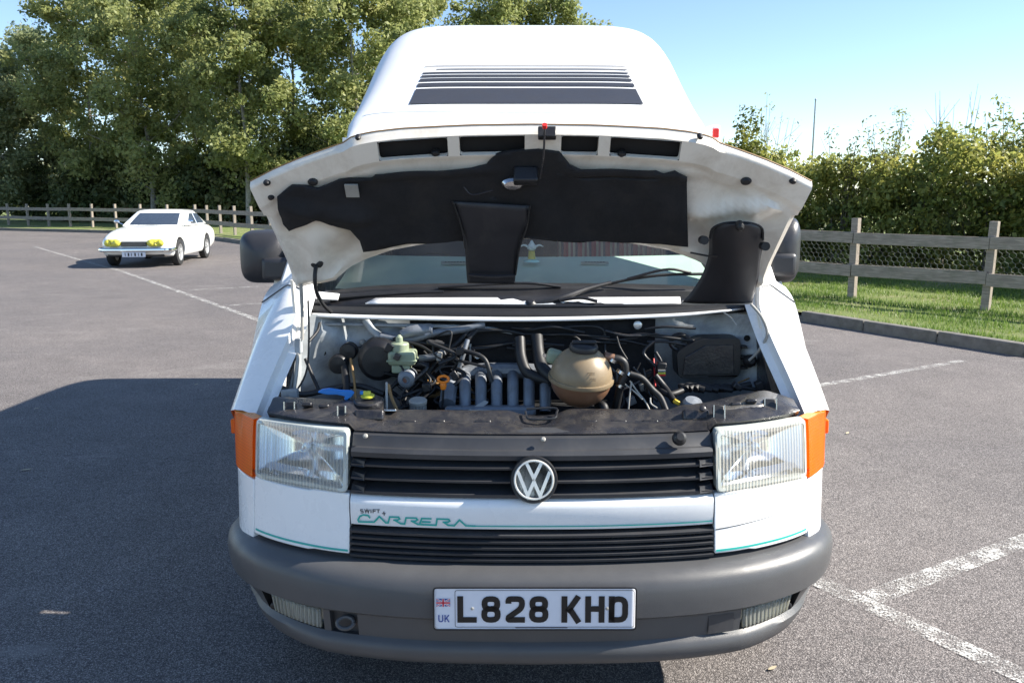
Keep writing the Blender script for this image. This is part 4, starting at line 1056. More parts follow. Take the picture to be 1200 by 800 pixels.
# dark sheet standing in for the shade inside the slots
MB().grid([[B3(x, sf(x) - k, be(x) + .004) for x in lin(-.53, .53, 21)] for k in (.012, .092)]).build('slot_shade', 'dark', bonnet)
for a, b in sx:   # folded slot lips
    q = [(a, .017), (b, .017), (b, .076), (a, .076)]
    MB().grid([[B3(x, sf(x) - k, be(x) + d) for x, k in [tuple(p) for p in rounded(q, .010, True, 3)]] for d in (.0305, .012)], True).build('slot_lip', 'inner_white', bonnet, smooth=50)
pad = [(325, 230), (342, 217), (358, 217), (373, 220), (398, 211), (420, 209), (436, 208), (440, 203), (457, 201), (470, 200), (510, 198), (551, 196), (570, 192), (582, 180), (592, 177), (631, 174), (655, 177), (667, 191), (681, 196), (720, 197), (769, 199), (778, 203), (791, 200), (805, 208), (805, 250), (806, 287),
       (762, 284), (703, 281), (681, 283), (619, 278), (545, 281), (476, 285), (426, 294), (422, 280), (411, 267), (389, 261), (370, 256), (361, 260), (339, 269), (332, 261)]
padp = [bonp(*q, .03) for q in pad]
g = random.Random(9)
ph = [g.uniform(0, 6) for _ in range(6)]
def padf(x, s):
    s = max(s, sr(x) + .004)
    return B3(x, s, be(x) + .032 + max(0, relief(x, s)) * .75 + .003 * math.sin(x * 14 + ph[0]) * math.sin(s * 19 + ph[1]) + .003 * math.sin(x * 33 + ph[2] + s * 20))
padm = drape(padp, lin(-.7, .5, 49), lin(.05, .5, 24), padf)
padm.build('insulation_pad', 'pad', bonnet, smooth=60, solid=.012, off=0)
xa, sa = bonp(403, 218, .05); xb, sb = bonp(421, 232, .05)
MB().add([B3(xa, sa, .06), B3(xb, sa, .06), B3(xb, sb, .058), B3(xa, sb, .058)], [(0, 1, 2, 3)]).build('bracket', 'greycap', bonnet, solid=.006, smooth=0)
for px, py, r_ in ((419, 163, .008), (312, 216, .010), (366, 215, .014), (510, 181, .012), (317, 233, .009), (821, 162, .008), (729, 182, .012), (875, 214, .015), (930, 214, .010)):
    x, s = bonp(px, py, .03)
    r_ *= .8; MB().lathe([(r_, 0), (r_ * 1.05, .012), (r_ * .7, .018), (0, .019)], B3(x, s, be(x) + .012), BN, 16, sx=1.25).build('rubber_buffer', 'rubber', bonnet)
# catch in the middle
x, s = bonp(641, 155, .04); MB().box(B3(x, s, .045), (.050, .02, .034), Matrix.Rotation(R(-32), 3, 'X')).build('catch_plate', 'black', bonnet, bevel=.003)
x, s = bonp(638, 147, .05); p0 = B3(x, s, .062); MB().tube([p0, p0 + Vector((0, -.008, .008))], .007, 12).build('catch_knob', 'red', bonnet)
x1, s1 = bonp(637, 176, .06); x2, s2 = bonp(633, 207, .06); MB().tube([p0, B3(x1, s1, .075), B3(x2, s2, .07)], .003, 8, 10).build('catch_rod', 'dusty', bonnet)
x, s = bonp(601, 215, .05); MB().lathe([(.0, 0), (.026, .004), (.030, .02), (.022, .03), (0, .032)], B3(x, s, .032), BN, 20, sx=1.1, sy=.62).build('catch_hook', 'steel', bonnet)
x, s = bonp(616, 205, .05); MB().box(B3(x, s, .055), (.07, .03, .05), Matrix.Rotation(R(-32), 3, 'X')).build('catch_housing', 'black', bonnet, bevel=.006)
x, s = bonp(566, 222, .05); MB().tube([B3(x - .055, s + .01, .055), B3(x - .03, s - .012, .06), B3(x + .03, s + .0, .055)], .002, 6, 12).build('wire_clip', 'dusty', bonnet)
# central air guide and right intake trunk
def hang(pts, dep, bulge, name, mat, n=9, solid=.008):
    rows = []
    for (lx, ly), (rx_, ry) in pts:
        t = (ly - pts[0][0][1]) / (pts[-1][0][1] - pts[0][0][1]); y = dep[0] + (dep[1] - dep[0]) * t; a, b = L(lx, ly, y), L(rx_, ry, y)
        rows.append([a.lerp(b, u) + Vector((0, -bulge * (math.sin(math.pi * u) ** .6), 0)) for u in lin(0, 1, n)])
    rows = [[Vector(p) for p in r] for r in zip(*[catmull(c, 20) for c in zip(*rows)])]
    return MB().grid(rows).build(name, mat, bonnet, smooth=60, solid=solid, off=0)
ag = hang([((530, 236), (621, 241)), ((537, 254), (618, 262)), ((543, 275), (612, 278)), ((545, 290), (608, 292)), ((546, 308), (605, 310)), ((547, 322), (604, 323)), ((548, 331), (603, 332))], (.47, .60), .004, 'air_guide', 'duct', 11, .006)
MB().tube([L(530, 236, .46), L(537, 254, .49), L(543, 275, .515), L(545, 292, .53)], .003, 6, 12).build('edge_bead', 'rubber', ag)
MB().tube([L(621, 241, .46), L(617, 266, .50), L(609, 290, .53), L(604, 322, .58)], .003, 6, 12).build('edge_bead', 'rubber', ag)
MB().tube([L(549, 322, .565), L(576, 324, .56), L(603, 323, .565)], .005, 6, 10).build('edge_bead', 'duct', ag)
tk = hang([((846, 262), (882, 262)), ((837, 266), (892, 267)), ((832, 277), (894, 280)), ((831, 298), (890, 305)), ((824, 320), (888, 325)), ((812, 340), (884, 342)), ((800, 354), (881, 354))], (.45, .66), .032, 'intake_trunk', 'duct', 17, .006)
MB().tube([L(800, 354, .665), L(815, 355, .645), L(842, 355, .63), L(870, 355, .645), L(881, 354, .665)], .006, 6, 20).build('trunk_lip', 'wire_white', tk)
MB().tube([L(832, 279, .465), L(835, 268, .45), L(847, 262, .435), L(864, 260.5, .43), L(882, 262, .435), L(893, 268, .45), L(894, 281, .465)], .004, 6, 20).build('trunk_rim', 'rubber', tk)
MB().lathe([(.012, 0), (.012, .02), (.006, .026)], L(866, 262, .42), BN, 12).build('trunk_clip', 'rubber', tk)
for px, py in ((823, 281), (894, 288)): MB().lathe([(.013, 0), (.013, .03)], L(px, py, .46), (0, -1, 0), 12).build('trunk_clip', 'rubber', tk)
# hinges, stay and cables at the bonnet corners
hg = MB().tube([L(343, 328, .66), L(346, 360, .66), L(351, 405, .62)], .009, 6, 10).build('hinge_arm', 'inner_white', van)
MB().tube([L(352, 322, .60), L(354, 360, .61), L(354, 398, .60)], .006, 8).build('hinge_rod', 'greycap', hg)
MB().tube([L(350, 405, .60), L(347, 440, .56), L(343, 468, .52)], .006, 8).build('hinge_rod', 'wire_white', hg)
MB().box(L(350, 405, .60), (.02, .03, .05)).build('hinge_bracket', 'bay_white', hg, bevel=.004)
MB().box(L(340, 462, .50), (.05, .03, .035)).build('hinge_bracket', 'bay_white', hg, bevel=.004)
hg2 = MB().tube([L(890, 330, .70), L(888, 352, .68), L(893, 385, .64)], .009, 6, 10).build('hinge_arm', 'inner_white', van)
MB().tube([L(880, 356, .62), L(893, 372, .60), L(899, 392, .60), L(888, 412, .62), L(878, 422, .64)], .0045, 8, 24).build('bonnet_stay', 'wire_white', van)
MB().lathe([(.022, 0), (.020, .02), (.012, .03)], L(878, 423, .67), (0, -1, .3), 14).build('rubber_grommet', 'rubber', van)
MB().tube([L(371, 306, .58), L(369, 325, .55), L(371, 342, .58), L(378, 356, .62), L(388, 366, .66)], .0065, 8, 20).build('washer_hose', 'rubber', van)
MB().lathe([(.018, 0), (.016, .012), (.008, .02)], L(371, 307, .585), BN, 14, sx=1.3).build('rubber_grommet', 'rubber', van)
MB().tube([L(361, 352, .60), L(362, 395, .58), L(359, 435, .56), L(345, 460, .52), L(330, 466, .50)], .0035, 6, 20).build('release_cable', 'rubber', van)
MB().tube([L(809, 296, .52), L(830, 300, .50), L(846, 300, .52)], .003, 6).build('release_cable', 'rubber', van)

# ---- windscreen, cowl, wipers, cabin
def wy(x): return .20 * (x / .75) ** 2
rows = [[Vector((x * (1 - .08 * t), .93 + wy(x) + .50 * t, 1.205 + .60 * t + .02 * (x / .75) ** 2)) for x in lin(-.775, .775, 25)] for t in lin(0, 1, 9)]
MB().grid(rows).build('windscreen', 'glass', van, recalc=False)
# scuttle: black tray, painted centre panel, rubber seal, painted flange
def strip_px(rws, name, mat, n=30, solid=.006, par=van):
    R_ = []
    for pts in rws: R_.append([Vector(p) for p in catmull([L(*q) for q in pts], n)])
    return MB().grid(R_).build(name, mat, par, smooth=50, solid=solid)
cow = strip_px([[(352, 347, .94), (450, 341, .90), (624, 338, .875), (790, 341, .90), (890, 345, .94)], [(350, 359, .80), (450, 358, .78), (624, 359, .765), (790, 358, .78), (892, 358, .80)]], 'scuttle_tray', 'black')
strip_px([[(352, 346, .98), (450, 334, .95), (624, 331.5, .925), (790, 334, .95), (890, 344, .98)], [(352, 348, .93), (450, 341.5, .90), (624, 338.5, .873), (790, 341.5, .90), (890, 346, .93)]], 'screen_seal', 'rubber')
strip_px([[(440, 349, .84), (540, 348.5, .825), (624, 348.5, .82), (720, 348, .825), (797, 347.5, .84)], [(428, 355, .795), (540, 356, .783), (624, 356.5, .777), (720, 356.5, .783), (798, 355, .795)]], 'scuttle_panel', 'white')
MB().add([L(368, 342, .84), L(398, 345, .83), L(396, 352, .80), L(370, 351, .81)], [(0, 1, 2, 3)]).build('scuttle_corner', 'white', van, smooth=0, solid=.004)
se = [[(358, 358, .79), (450, 359.5, .765), (624, 361, .75), (790, 359, .765), (884, 353, .79)], [(358, 363, .765), (450, 364.5, .74), (624, 366, .728), (790, 363, .74), (886, 357, .765)], [(358, 367, .74), (450, 369.5, .72), (624, 371, .706), (790, 366.5, .72), (884, 361, .745)]]
strip_px(se, 'bonnet_seal', 'rubber', solid=.014)
fl = strip_px([[(360, 366.5, .738), (450, 369.5, .71), (624, 371.5, .698), (780, 367.5, .71), (872, 361, .735)], [(360, 370, .725), (450, 373, .698), (624, 375.5, .686), (780, 370.5, .698), (850, 364, .72)]], 'scuttle_flange', 'white')
for a, b in ((se[0][1], 1),): pass
def wiper(arm, blade, nm='wiper'):
    o = MB().tube([L(*q) for q in arm], [.012, .010, .006], 8, 14).build(nm, 'black', van)
    MB().tube([L(*q) for q in blade], .0055, 6, 16).build('blade', 'rubber', o)
    b = [L(*q) for q in blade]; MB().tube([b[0].lerp(b[-1], .2) + Vector((0, -.006, .012)), b[len(b) // 2] + Vector((0, -.012, .02)), b[0].lerp(b[-1], .85) + Vector((0, -.006, .010))], .005, 6, 12).build('blade_bridge', 'black', o)
    MB().lathe([(.018, -.02), (.018, .01), (.010, .016)], L(*arm[0]), (0, -.5, .9), 14).build('pivot_cap', 'black', o)
wiper([(622, 357, .79), (655, 350, .80), (690, 338, .85), (716, 331, .88)], [(712, 333, .90), (740, 327, .90), (780, 322, .90), (826, 321, .92)])
wiper([(392, 349, .84), (430, 346, .86), (480, 343, .87), (520, 342, .87)], [(470, 341, .89), (540, 339, .885), (610, 338, .88), (690, 339, .885)])
MB().tube([L(655, 352, .79), L(680, 349, .79), L(700, 353, .78)], .006, 6, 10).build('wiper_linkage', 'black', van)
dash = MB().grid([[Vector((x, .985 + wy(x) * .75 + .44 * t, 1.192 + .098 * t - .004 * math.sin(3.14 * t))) for x in lin(-.73, .73, 21)] for t in lin(0, 1, 9)] + [[Vector((x, 1.46 + wy(x) * .75, .95)) for x in lin(-.73, .73, 21)]]).build('dashboard', 'dash', van, smooth=50)
for cx_, sg in ((533, 1), (697, 1)):
    c = L(cx_, 309, 1.33); MB().box(c + Vector((0, 0, .004)), (.11, .022, .004), Matrix.Rotation(R(14), 3, 'X')).build('dash_label', 'wire_white', dash)
    for k in range(7): MB().box(c + Vector((-.036 + .012 * k, -.002, .0075)), (.006, .009, .001), Matrix.Rotation(R(14), 3, 'X')).build('label_mark', 'ink', dash)
def seat(s):
    x = s * .42
    st = MB().box((x, 1.95, .80), (.50, .52, .16)).build('seat', 'fabric', van, bevel=.05, seg=3)
    MB().box((x, 2.22, 1.12), (.50, .14, .62), Matrix.Rotation(R(-10), 3, 'X')).build('backrest', 'fabric' if s > 0 else 'interior', st, bevel=.05, seg=3)  # left backrest and headrest: shade put into the colour, fabric left off
    MB().box((x, 2.29, 1.52), (.27, .11, .20), Matrix.Rotation(R(-10), 3, 'X')).build('headrest', 'fabric' if s > 0 else 'interior', st, bevel=.04, seg=3)
    MB().box((x, 1.95, .58), (.40, .40, .30)).build('seat_base', 'interior', st)
both(seat)
MB().grid([[Vector((x, 2.62 + .03 * math.sin(x * 40), z)) for x in lin(-.69, .69, 80)] for z in (.5, 1.72)]).build('cab_dark_sheet', 'interior', van, smooth=60)  # dark sheet added to stand in for the dim cabin behind
MB().box((0, 2.0, .48), (1.66, 2.2, .06)).build('cab_floor', 'interior', van)
MB().box((0, 1.05, .80), (1.5, .04, .78)).build('footwell_panel', 'interior', van)
MB().box((0, 2.15, 1.70), (1.40, 1.1, .03)).build('headlining', 'interior', van)
sw_c = Vector((-.40, 1.50, 1.16)); sw_n = Vector((0, -.62, .78)).normalized(); e1 = Vector((1, 0, 0)); e2 = sw_n.cross(e1)
wl = MB().tube([sw_c + (e1 * math.cos(a) + e2 * math.sin(a)) * .19 for a in lin(0, 2 * math.pi, 33)], .014, 8, caps=False).build('steering_wheel', 'black', van)
MB().lathe([(.06, -.02), (.065, .01), (.03, .025)], sw_c, sw_n, 20).build('wheel_boss', 'black', wl)
for a in (0, 2.1, 4.2): MB().tube([sw_c, sw_c + (e1 * math.cos(a) + e2 * math.sin(a)) * .19], .012, 6).build('spoke', 'black', wl)
# ornament standing on the dashboard: a thing of its own
oc = L(623, 305, 1.30)
orn = tag(empty('dashboard_ornament', (VX + oc.x, VY + oc.y, oc.z - .006)), 'small white, yellow and pale blue ornament standing on the dashboard', 'ornament')
MB().lathe([(.032, 0), (.030, .007), (.014, .012)], (0, 0, 0), (0, 0, 1), 20).build('base', plain('pale_blue_plastic', (.35, .68, .72), .4), orn)
MB().lathe([(.016, .01), (.012, .04), (.014, .044)], (0, 0, 0), (0, 0, 1), 16).build('column', plain('ornament_yellow', (.62, .50, .08), .5), orn)
MB().lathe([(.008, .044), (.017, .052), (.018, .062), (.010, .073), (.004, .084), (0, .086)], (0, 0, 0), (0, 0, 1), 18).build('head', plain('ornament_white', (.82, .84, .86), .4), orn)
for s in (-1, 1): MB().tube([(s * .012, 0, .058), (s * .03, 0, .066), (s * .046, 0, .060)], [.005, .004, .002], 6, 10).build('wing', 'gelcoat', orn)

# ---- engine bay
def bulk(x):
    return .79 - .02 * math.cos(x * 3)
def brelief(x, z):
    r = 0
    if x < -.2:
        r += ridge(x, z, -.66, 1.08, -.55, .86, .035, .03) + .045 * math.exp(-((x + .47) / .12) ** 2 - ((z - 1.02) / .10) ** 2) + ridge(x, z, -.52, 1.12, -.40, 1.02, .016, .014)
    if x > .38:
        r += .03 * math.exp(-((x - .66) / .07) ** 2 - ((z - .93) / .10) ** 2) + ridge(x, z, .50, 1.10, .74, 1.02, .02, .016)
    return r
rows = [[Vector((x, bulk(x) - brelief(x, z) - max(0, abs(x) - .62) * .9, z)) for x in lin(-.775, .775, 79)] for z in lin(.55, 1.150, 31)]
bh = MB().grid(rows).build('bulkhead', 'bay_white', van, smooth=60)
rows = [[Vector((x, bulk(x) - .022 - .006 * math.sin(x * 25) * math.sin(z * 18), z)) for x in lin(-.40, .425, 24)] for z in lin(.55, 1.128, 16)]  # insulation pad, widened to the left as painted shade
MB().grid(rows).build('insulation_and_shade', 'pad', bh, smooth=60, solid=.012)
for s in (-1, 1):
    rows = [[Vector((s * (.765 + .0 * y), y, z)) for y in lin(.36, .78, 8)] for z in lin(.55, .62 + 0, 2)]
    rows += [[Vector((s * (.768 - .02 * t), y, .62 + (.86 + (y - .40) * .82 - .62) * t)) for y in lin(.36, .78, 8)] for t in lin(.2, 1, 5)]
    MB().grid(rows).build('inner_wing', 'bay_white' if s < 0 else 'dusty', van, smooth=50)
MB().grid([[(-.78, .36, .60), (.78, .36, .60)], [(-.78, .82, .60), (.78, .82, .60)]]).build('bay_light_block', 'dark', van)  # unseen dark plane added to block light from below
# slam panel
tp = [(-.775, 319, 466, .42), (-.6, 380, 468, .38), (-.505, 414, 470, .345), (-.49, 428, 474, .34), (-.40, 450, 481, .335), (0, 547, 482, .33), (.1, 597, 482, .33), (.14, 611, 487, .33), (.2, 632, 488.5, .33), (.26, 650, 487, .33), (.3, 668, 480, .33), (.5, 784, 481, .335), (.53, 800, 476, .34), (.57, 827, 473, .345), (.6, 836, 471, .36), (.68, 890, 459, .40), (.72, 912, 462, .42), (.775, 930, 468, .43)]
tpz = [(L(a, b, c).x, L(a, b, c).z, c) for _, a, b, c in tp]
zx = [(p[0], p[1]) for p in tpz]; yx = [(p[0], p[2]) for p in tpz]
rows = []
for x in lin(-.77, .79, 90):
    zt, yt = interp(x, zx), interp(x, yx); fy = plan_y(min(abs(x), .8)) + .075; zb = .897 if abs(x) < .5 else .915
    n_ = .004 * math.sin(x * 21) + .003 * math.sin(x * 47)
    rows.append([Vector((x, yt + .02, zt - .07)), Vector((x, yt + .015, zt)), Vector((x, yt - .012, zt + .002)), Vector((x, yt - .05 + n_, zt - .012)), Vector((x, (yt - .05 + fy) / 2 + n_, (zt + zb) / 2 - .002)), Vector((x, fy, zb)), Vector((x, fy + .03, zb - .03))])
slam = MB().grid(rows).build('slam_panel', 'dusty', van, smooth=55)
for px, py, w_, y in ((340, 482, .030, .335), (401, 487, .022, .27), (842, 486, .030, .26), (902, 478, .034, .335)):
    c = L(px, py, y); br = MB().box(c, (w_, .02, .052), Matrix.Rotation(R(-24), 3, 'X')).build('lamp_bracket', 'black', slam, bevel=.003)
    for s in (-1, 1): MB().tube([c + Vector((s * w_ / 2, -.012, -.028)), c + Vector((s * w_ / 2, -.004, .030))], .0022, 6).build('bracket_edge', 'steel', br)
for px, py in ((406, 484), (823, 479), (470, 497), (640, 502), (760, 497)): MB().lathe([(.009, 0), (.009, .006), (.005, .008)], L(px, py, .27), (0, -.7, .7), 10).build('bolt', 'dusty', slam)
MB().tube([L(616, 482, .32), L(617, 487, .30), L(622, 491, .285), L(648, 490, .29), L(652, 484, .31), L(650, 478, .33), L(617, 479, .33)], .0035, 6, 26).build('latch_wire', 'black', slam)
MB().box(L(458, 480.5, .318), (.035, .03, .006), Matrix.Rotation(R(-12), 3, 'X')).build('vin_plate', 'steel', slam, bevel=.002)
st0 = [L(838, 473, .365), L(866, 467, .375), L(893, 459, .395), L(911, 463, .40)]; st1 = [L(839, 481, .318), L(866, 477, .325), L(892, 472, .345), L(906, 473, .36)]; st2 = [L(841, 488, .285), L(866, 485, .295), L(890, 481, .312), L(903, 479, .335)]
MB().grid([[p + Vector((0, -.004, .005)) for p in catmull(q_, 14)] for q_ in (st0, st1, st2)]).build('stiffener_plate', 'worn_steel', slam, smooth=60, solid=.004)
# block under the intake
eng = MB().box((.0, .60, .74), (.62, .28, .24)).build('engine', 'dark', van, bevel=.03)
MB().box(L(575, 481, .50), (.28, .09, .03), Matrix.Rotation(R(-10), 3, 'X')).build('intake_flange', 'alu', eng, bevel=.008)
MB().tube([L(524, 474, .52), L(528, 452, .60), L(540, 440, .65), L(560, 435, .67), L(600, 434, .67), L(650, 437, .67)], .026, 10, 30).build('intake_plenum', 'alu', eng)
for px in (545, 563.5, 582, 601, 620, 639): MB().tube([L(px, 438, .66), L(px, 447, .60), L(px, 462, .555), L(px, 482, .53)], [.019, .019, .0185, .0185], 12, 14).build('intake_runner', 'alu', eng)
MB().prism([L(549, 482, .45), L(568, 470.5, .50), L(572, 472, .50), L(560, 481, .46), L(588, 480, .46), L(588, 482.5, .455)], (0, .003, .004)).build('bright_tag', 'wire_white', eng, smooth=0)
# dipstick and caps
q = L(519.5, 445, .50); lo_ = [q + Vector((.0165 * math.cos(a), .004 * math.sin(a), .0095 * math.sin(a) + .002)) for a in lin(0, 2 * math.pi, 21)]
dp = MB().tube(lo_, .0042, 8, caps=False).build('dipstick', 'orange', van)
MB().lathe([(.008, 0), (.011, .012), (.009, .02)], L(519.5, 456, .50), (0, 0, 1), 12).build('dipstick_plug', 'orange', dp)
MB().tube([L(519.5, 456, .50), L(518, 490, .50)], .004, 6).build('dipstick_tube', 'black', dp)
oc_ = L(490, 477, .45); cp = MB().lathe([(.022, -.03), (.0225, .012), (.027, .013), (.028, .022), (.024, .026), (0, .027)], oc_, (0, -.15, 1), 28).build('oil_filler_cap', 'greycap', van)
for a in lin(0, 2 * math.pi, 17)[:-1]: MB().box(oc_ + Vector((.0235 * math.cos(a), .0235 * math.sin(a), -.006)), (.004, .004, .032)).build('cap_rib', 'greycap', cp)
# coolant expansion tank
tc = L(681, 441, .46); tr_ = .0945; ax = Vector((.06, -.16, 1)).normalized()
sph = lambda a0, a1, n: [(tr_ * math.cos(a), tr_ * math.sin(a) * 1.0) for a in lin(a0, a1, n)]
tank = MB().lathe(sph(-.05, R(66), 12), tc, ax, 40).build('coolant_tank', 'tank_hi', van, smooth=60)
MB().lathe(sph(-R(89), -.05, 14), tc, ax, 40).build('tank_lower_half', 'tank_lo', tank, smooth=60)
MB().lathe([(tr_ - .002, -.011), (tr_ + .005, -.010), (tr_ + .006, -.004), (tr_ + .005, .002), (tr_ - .002, .003)], tc, ax, 48).build('tank_seam', 'tank_hi', tank, smooth=60)
cc = tc + ax * (tr_ * .915); cap = MB().lathe([(.043, 0), (.044, .010), (.041, .016), (.030, .020), (0, .021)], cc, ax, 32).build('tank_cap', 'black', tank)
MB().box(cc + ax * .024, (.074, .016, .010), Matrix.Rotation(R(9), 3, 'X')).build('cap_grip', 'black', tank, bevel=.004)
MB().box(L(650, 418, .50), (.05, .05, .045), Matrix.Rotation(.3, 3, 'Y')).build('tank_ear', 'res', tank, bevel=.012, seg=3)
MB().lathe([(.006, 0), (.006, .01)], L(638, 416, .46), (0, -1, 0), 10).build('ear_bolt', 'steel', tank)
for k, (px, py) in enumerate(((693, 437), (694, 444))):
    for j, wd_ in enumerate((9, 7)):
        q = [L(px + u - 5 + j * 2, py + j * 1.6, .46 - tr_ * .985 + .012 * abs(u - 6) / 10) for u in lin(0, wd_, 4)]
        MB().tube([p + Vector((0, -.002 + .003 * 0, 0)) for p in q], .0008, 4).build('level_mark', 'ink', tank)
MB().tube([L(708, 417, .46), L(719, 420, .46)], .014, 12).build('tank_outlet', 'tank_lo', tank)
def hose(pts, r, mat='rubber', name='hose', n=24): return MB().tube([L(*q) for q in pts], r, 10, n).build(name, mat, van, smooth=60)
hose([(715, 420, .46), (726, 421, .46), (732, 427, .46), (732, 440, .46), (727, 450, .46), (725, 462, .47), (721, 482, .48)], .0125)
hose([(738, 438, .45), (752, 443, .45), (764, 456, .45), (774, 466, .44), (781, 482, .42)], .0095)
hose([(700, 474, .45), (707, 476, .43), (709, 486, .42)], .014)
for px, py, r_ in ((718, 422, .016), (728, 436, .016), (738, 438, .013), (727, 452, .013)): MB().lathe([(r_, -.005), (r_, .005)], L(px, py, .46), (.5, 0, .8), 16).build('hose_clamp', 'steel', van)
hose([(609, 396, .66), (611, 420, .62), (620, 438, .60), (644, 447, .58)], .018)
hose([(629, 394, .68), (631, 415, .64), (636, 432, .60), (652, 446, .56)], .021)
hose([(600, 384, .72), (625, 386, .70), (650, 384, .70), (690, 382, .70), (706, 386, .70), (709, 398, .70), (709, 416, .68)], .0045)
hose([(600, 391, .72), (640, 392, .71), (672, 394, .71), (686, 408, .70)], .005)
hose([(548, 394, .70), (560, 388, .70), (590, 387, .71), (615, 392, .71)], .006)
hose([(552, 384, .72), (538, 400, .70), (515, 420, .68), (500, 440, .66), (478, 462, .62)], .009)
hose([(560, 386, .70), (545, 402, .68), (527, 420, .64), (510, 436, .62)], .007)
hose([(480, 400, .70), (515, 404, .70), (560, 408, .70), (600, 402, .71), (640, 398, .71)], .007)
hose([(548, 398, .66), (543, 415, .64), (538, 430, .64)], .008, 'alu', 'metal_pipe')
hose([(491, 420, .66), (508, 418, .66), (521, 412, .66)], .012, 'alu', 'metal_pipe')
hose([(446, 394, .70), (480, 398, .70), (505, 391, .70), (540, 386, .71), (568, 380, .72)], .013, 'alu', 'metal_pipe')
hose([(428, 374, .73), (438, 388, .72), (450, 398, .70)], .014, 'bay_white', 'metal_pipe')
strip_px([[(468, 388, .69), (480, 382, .69), (500, 379, .70), (508, 380, .70)], [(470, 397, .68), (482, 394, .68), (498, 393, .69), (507, 390, .69)]], 'heat_shield', 'alu', 12, .003)
strip_px([[(360, 378, .745), (450, 379, .735), (560, 382, .725), (600, 389, .72)], [(360, 381, .74), (450, 383, .73), (560, 386, .72), (600, 392, .715)]], 'wiring_channel', 'bay_white', 16, .006)
MB().tube([L(551, 403, .70), L(551, 428, .68)], .004, 6).build('sensor_rod', 'wire_white', van)
MB().lathe([(.014, 0), (.014, .01), (.009, .012), (.009, .004)], L(559.5, 416.5, .74), (0, -1, 0), 18).build('sensor_ring', 'steel', van)
MB().lathe([(.014, 0), (.014, .008), (.010, .010)], L(747, 380.5, .73), (0, -1, 0), 20).build('round_sticker', 'silver', van)
# brakes
MB().lathe([(.0, .0), (.05, .004), (.066, .02), (.072, .05), (.072, .10)], L(442, 424, .63), (0, 1, 0), 32).build('brake_servo', 'black', van)
bq = L(472, 418, .62); rsv = MB().box(bq, (.088, .07, .046)).build('brake_fluid_reservoir', 'res', van, bevel=.010, seg=3)
MB().box(bq + Vector((0, 0, -.008)), (.096, .076, .006)).build('reservoir_seam', 'res', rsv, bevel=.002)
MB().lathe([(.031, 0), (.031, .02), (.028, .024), (.012, .026), (.011, .042), (.004, .05)], bq + Vector((-.010, 0, .022)), (0, 0, 1), 24).build('reservoir_cap', 'res', rsv)
MB().box(bq + Vector((-.004, 0, -.036)), (.06, .05, .03)).build('reservoir_neck', 'res', rsv, bevel=.006)
MB().lathe([(.03, .06), (.03, .02), (.026, .015), (.026, 0), (.016, -.006), (.012, -.006), (.010, .0)], L(476, 445, .57), (0, 1, 0), 24).build('master_cylinder', 'alu', van)
MB().lathe([(.013, 0), (.010, .006), (0, .007)], L(473, 446, .575), (0, -1, 0), 16).build('cylinder_plug', plain('rusty_cap', (.20, .09, .06), .6), van)
# black caps and wires at the left
for px, py, r_, y in ((408, 412, .029, .70), (396, 427, .032, .68)):
    MB().lathe([(r_, .03), (r_, 0), (r_ * .85, -.006), (0, -.008)], L(px, py, y), (0, 1, 0), 24).build('round_bung', 'black', van)
MB().lathe([(.011, 0), (.010, .012), (.005, .016)], L(425, 401, .74), (0, -1, 0), 14).build('small_plug', 'greycap', van)
MB().lathe([(.008, 0), (.008, .002)], L(379.5, 413.5, .735), (0, -1, 0), 14).build('bolt_hole', 'dark', van)
hose([(404, 430, .65), (406, 450, .60), (405, 470, .54)], .013)
hose([(411, 420, .65), (415, 445, .60), (417, 470, .54)], .004, 'wire_brown', 'cable')
hose([(330, 455, .50), (355, 462, .52), (390, 455, .58), (420, 452, .60), (450, 462, .58)], .010)
hose([(358, 420, .60), (366, 440, .58), (374, 458, .55)], .006)
hose([(418, 407, .70), (432, 405, .70), (450, 402, .70)], .003)
hose([(375, 378, .68), (372, 388, .66), (362, 400, .62)], .005)
for k in range(7):
    g = random.Random(60 + k); x0 = g.uniform(470, 540); y0 = g.uniform(425, 465)
    hose([(x0, y0, .62), (x0 + g.uniform(-25, 10), y0 + g.uniform(5, 20), .6), (x0 + g.uniform(-40, 10), y0 + 30, .56)], g.uniform(.003, .007))
bp = [L(x, y, .365) for x, y in ((372, 460), (377, 457), (386, 456), (399, 458), (411, 458.5), (415, 461), (412, 465), (406, 469), (403, 468), (404, 464.5), (395, 462.5), (383, 462.5))]
MB().prism(bp, (0, .010, .003)).build('washer_cap', 'blue', van, bevel=.002, smooth=0)
nk = MB().lathe([(.045, -.02), (.045, .002), (.040, .006), (0, .007)], L(432, 470, .35), (0, -.12, 1), 28).build('filler_neck', 'dusty', van)
MB().lathe([(.020, 0), (.020, .004), (.012, .006)], L(431, 464.5, .35), (0, -.12, 1), 20).build('filler_disc', 'yellow', nk)
MB().box(L(430, 461, .35), (.022, .012, .016)).build('filler_tab', 'yellow', nk, bevel=.003)
MB().box(L(424, 460, .35), (.01, .012, .01)).build('filler_tab', 'blue', nk, bevel=.002)
MB().tube([L(453, 448, .42), L(453, 480, .36)], .0035, 6).build('pale_rod', 'wire_white', van)
hose([(455, 450, .44), (459, 466, .42), (467, 484, .38)], .005, 'wire_brown', 'cable')
g = random.Random(33)
for k in range(26):
    x0, y0 = g.uniform(438, 545), g.uniform(392, 462); dp_ = g.uniform(.60, .70)
    hose([(x0, y0, dp_), (x0 + g.uniform(-20, 25), y0 + g.uniform(-6, 14), dp_ - .01), (x0 + g.uniform(-10, 50), y0 + g.uniform(0, 26), dp_ - .03), (x0 + g.uniform(-20, 60), y0 + g.uniform(14, 36), dp_ - .05)], g.uniform(.0025, .0075), g.choice(['rubber', 'rubber', 'black', 'dusty', 'wire_brown']), 'hose')
